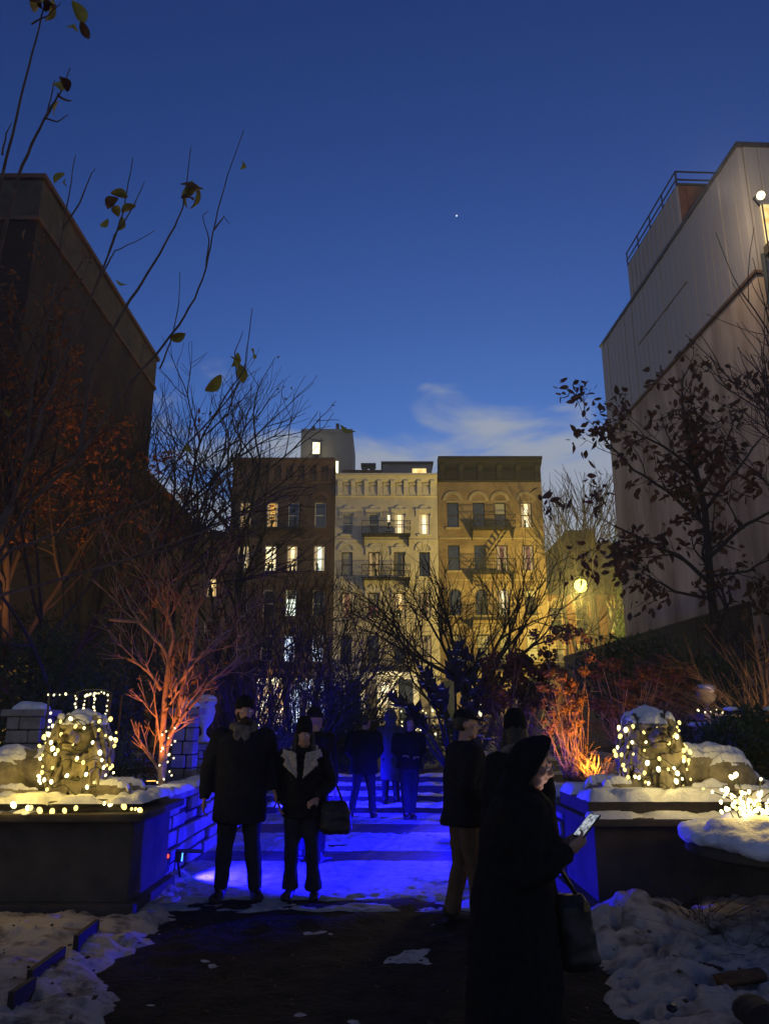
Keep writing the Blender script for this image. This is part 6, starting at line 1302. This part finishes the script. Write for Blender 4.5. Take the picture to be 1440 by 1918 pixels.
# iron fence at the street end of the garden
fn = empty('iron_fence', (0, 38.6, 0.1), 'black iron picket fence at the street end of the garden', 'fence'); pk = None
for k in range(110):
    if pk is None: pk = MB().box(-0.012, 0.012, -0.012, 0.012, 0, 1.9).build('picket', M['black_iron'], fn, local=True); o = pk
    else: o = pk.copy(); COL.objects.link(o)
    o.location = (-8.2+0.15*k, 0, 0.02)
for z in (0.25, 1.75): MB().box(-8.4, 8.3, 38.57, 38.63, z+0.1, z+0.14).build('rail', M['black_iron'], fn)
# parked car roofs at the kerb
def car(label, x, y, m):
    e = empty('parked_car', (x, y, 0.004), label, 'car', None); prof = [(-2.2, 0.35), (-2.22, 0.7), (-2.05, 0.92), (-1.25, 1.0), (-0.7, 1.42), (0.9, 1.46), (1.55, 1.05), (2.1, 0.95), (2.2, 0.7), (2.18, 0.35)]
    mb = MB().prism([(x+a, b) for a, b in prof], y-0.85, y+0.85, 'y'); mb.build('body', M[m], e, bevel=0.05)
    for sy in (-0.862, 0.852):
        MB().prism([(x-1.05, 1.02), (x-0.62, 1.36), (x+0.05, 1.39), (x+0.05, 1.02)], y+sy, y+sy+0.01, 'y').build('side_window', M['dark_glass'], e); MB().prism([(x+0.12, 1.02), (x+0.12, 1.39), (x+0.85, 1.39), (x+1.35, 1.03)], y+sy, y+sy+0.01, 'y').build('side_window', M['dark_glass'], e)
    for wx in (-1.35, 1.35):
        for wy in (-0.86, 0.64): MB().tube([(x+wx, y+wy, 0.33), (x+wx, y+wy+0.22, 0.33)], 0.33, 18).build('wheel', M['phone_body'], e)
    MB().box(x-0.6, x+0.85, y-0.6, y+0.6, 1.46, 1.51).build('snow_cap', M['snow'], e, bevel=0.02)
car('dark saloon car with snow on its roof parked before the cream house', at(700, 1350, 50).x, 50.1, 'dark_metal'); car('dark car parked before the brown tenement shop front', at(500, 1350, 50).x, 50.1, 'navy_wool')
# ================================================================== small things in the foreground snow
be = empty('bed_edging', (-2.3, 5.2, 0.05), 'dark timber edging boards poking out of the left snow', 'edging')
for (a, b) in (((55, 1838), (118, 1788)), ((142, 1770), (182, 1735)), ((20, 1880), (62, 1848))):
    p, q = atz(*a, 0.12), atz(*b, 0.12); d = (q-p).normalized(); s_ = Vector((0, 0, 1)).cross(d)*0.018
    MB().add([p-s_+Vector((0,0,-.12)), q-s_+Vector((0,0,-.12)), q+s_+Vector((0,0,-.12)), p+s_+Vector((0,0,-.12)), p-s_+Vector((0,0,.06)), q-s_+Vector((0,0,.05)), q+s_+Vector((0,0,.05)), p+s_+Vector((0,0,.06))], [(0,3,2,1),(4,5,6,7),(0,1,5,4),(1,2,6,5),(2,3,7,6),(3,0,4,7)]).build('board', M['dark_timber'], be)
def log(label, pa, pb_, r, m='timber'):
    p, q = atz(*pa, r*0.9+0.12), atz(*pb_, r*0.9+0.12); e = empty('log', (p+q)/2-Vector((0, 0, r)), label, 'log'); mb = MB(); d = q-p
    mb.tube([p+d*(i/8)+Vector((0, 0, 0.012*noise.noise(Vector((i*1.7, 0, r*50))))) for i in range(9)], [(r*(1+0.16*noise.noise(Vector((i*2.1, 4, 0)))), r*0.7) for i in range(9)], 12); mb.build('bark', M[m], e, True)
log('split brown log half sunk in the right snow', (1350, 1838), (1422, 1825), 0.055); log('dark stick of wood behind the split log', (1308, 1808), (1350, 1818), 0.03, 'dark_timber'); log('dark rough stump in the right snow beyond the log', (1405, 1890), (1440, 1915), 0.10, 'dark_timber')
rs_ = atz(1258, 1893, 0.2); pb0 = empty('pebble', rs_, 'smooth round black pebble lying on the right snow', 'stone'); MB().ell(rs_+Vector((0, 0, 0.012)), (0.030, 0.030, 0.02)).build('stone', M['phone_body'], pb0, True)
bt_ = atz(1318, 1745, 0.1); brush('dead_stalks', 'dead black stalks sticking up through the right snow', (bt_.x, bt_.y, 0.08), 22, 0.5, 0.28, 181, 'twig', 0.004, 3, cat='plant')
bt_ = atz(1395, 1800, 0.1); brush('dead_stalks', 'bent straw stalks over the log in the right snow', (bt_.x, bt_.y, 0.08), 16, 0.45, 0.45, 182, 'twig', 0.003, 2, cat='plant', bend=1.0)
# leaf litter over snow and path
lt_ = MB(); rnd = random.Random(77)
for i in range(800):
    x, y = rnd.uniform(-4.5, 4.5), rnd.uniform(2.6, 7.2)
    z = max(0.03+0.022*fbm(x, y, 3.1, 5), snow_left(x, y) if x < -0.9 else -1, snow_right(x, y) if x > 0.9 else -1)+0.008
    leaf(lt_, Vector((x, y, z)), Vector((rnd.gauss(0, 1), rnd.gauss(0, 1), 0.1)), rnd.uniform(0.015, 0.05), rnd, 0.6)
o = lt_.build('leaf_litter', M['dead_leaf']); tag(o, 'scattered dead leaves on the snow and near path', 'leaf litter', None, 'stuff')
# ================================================================== thin haze, added for soft halos round the lamps
hzm = bpy.data.materials.new('haze'); hzm.use_nodes = True; hn_ = hzm.node_tree.nodes; hn_.clear()
ho = hn_.new('ShaderNodeOutputMaterial'); hv = hn_.new('ShaderNodeVolumePrincipled'); hv.inputs['Color'].default_value = (0.9, 0.92, 0.95, 1); hv.inputs['Density'].default_value = HAZE; hv.inputs['Anisotropy'].default_value = 0.35
hzm.node_tree.links.new(hv.outputs[0], ho.inputs['Volume'])
hz = MB().box(-75, 75, -24, 98, -1.4, 30).build('haze', hzm); tag(hz, 'thin haze added over the garden for halos round the lamps', 'haze', None, 'stuff')
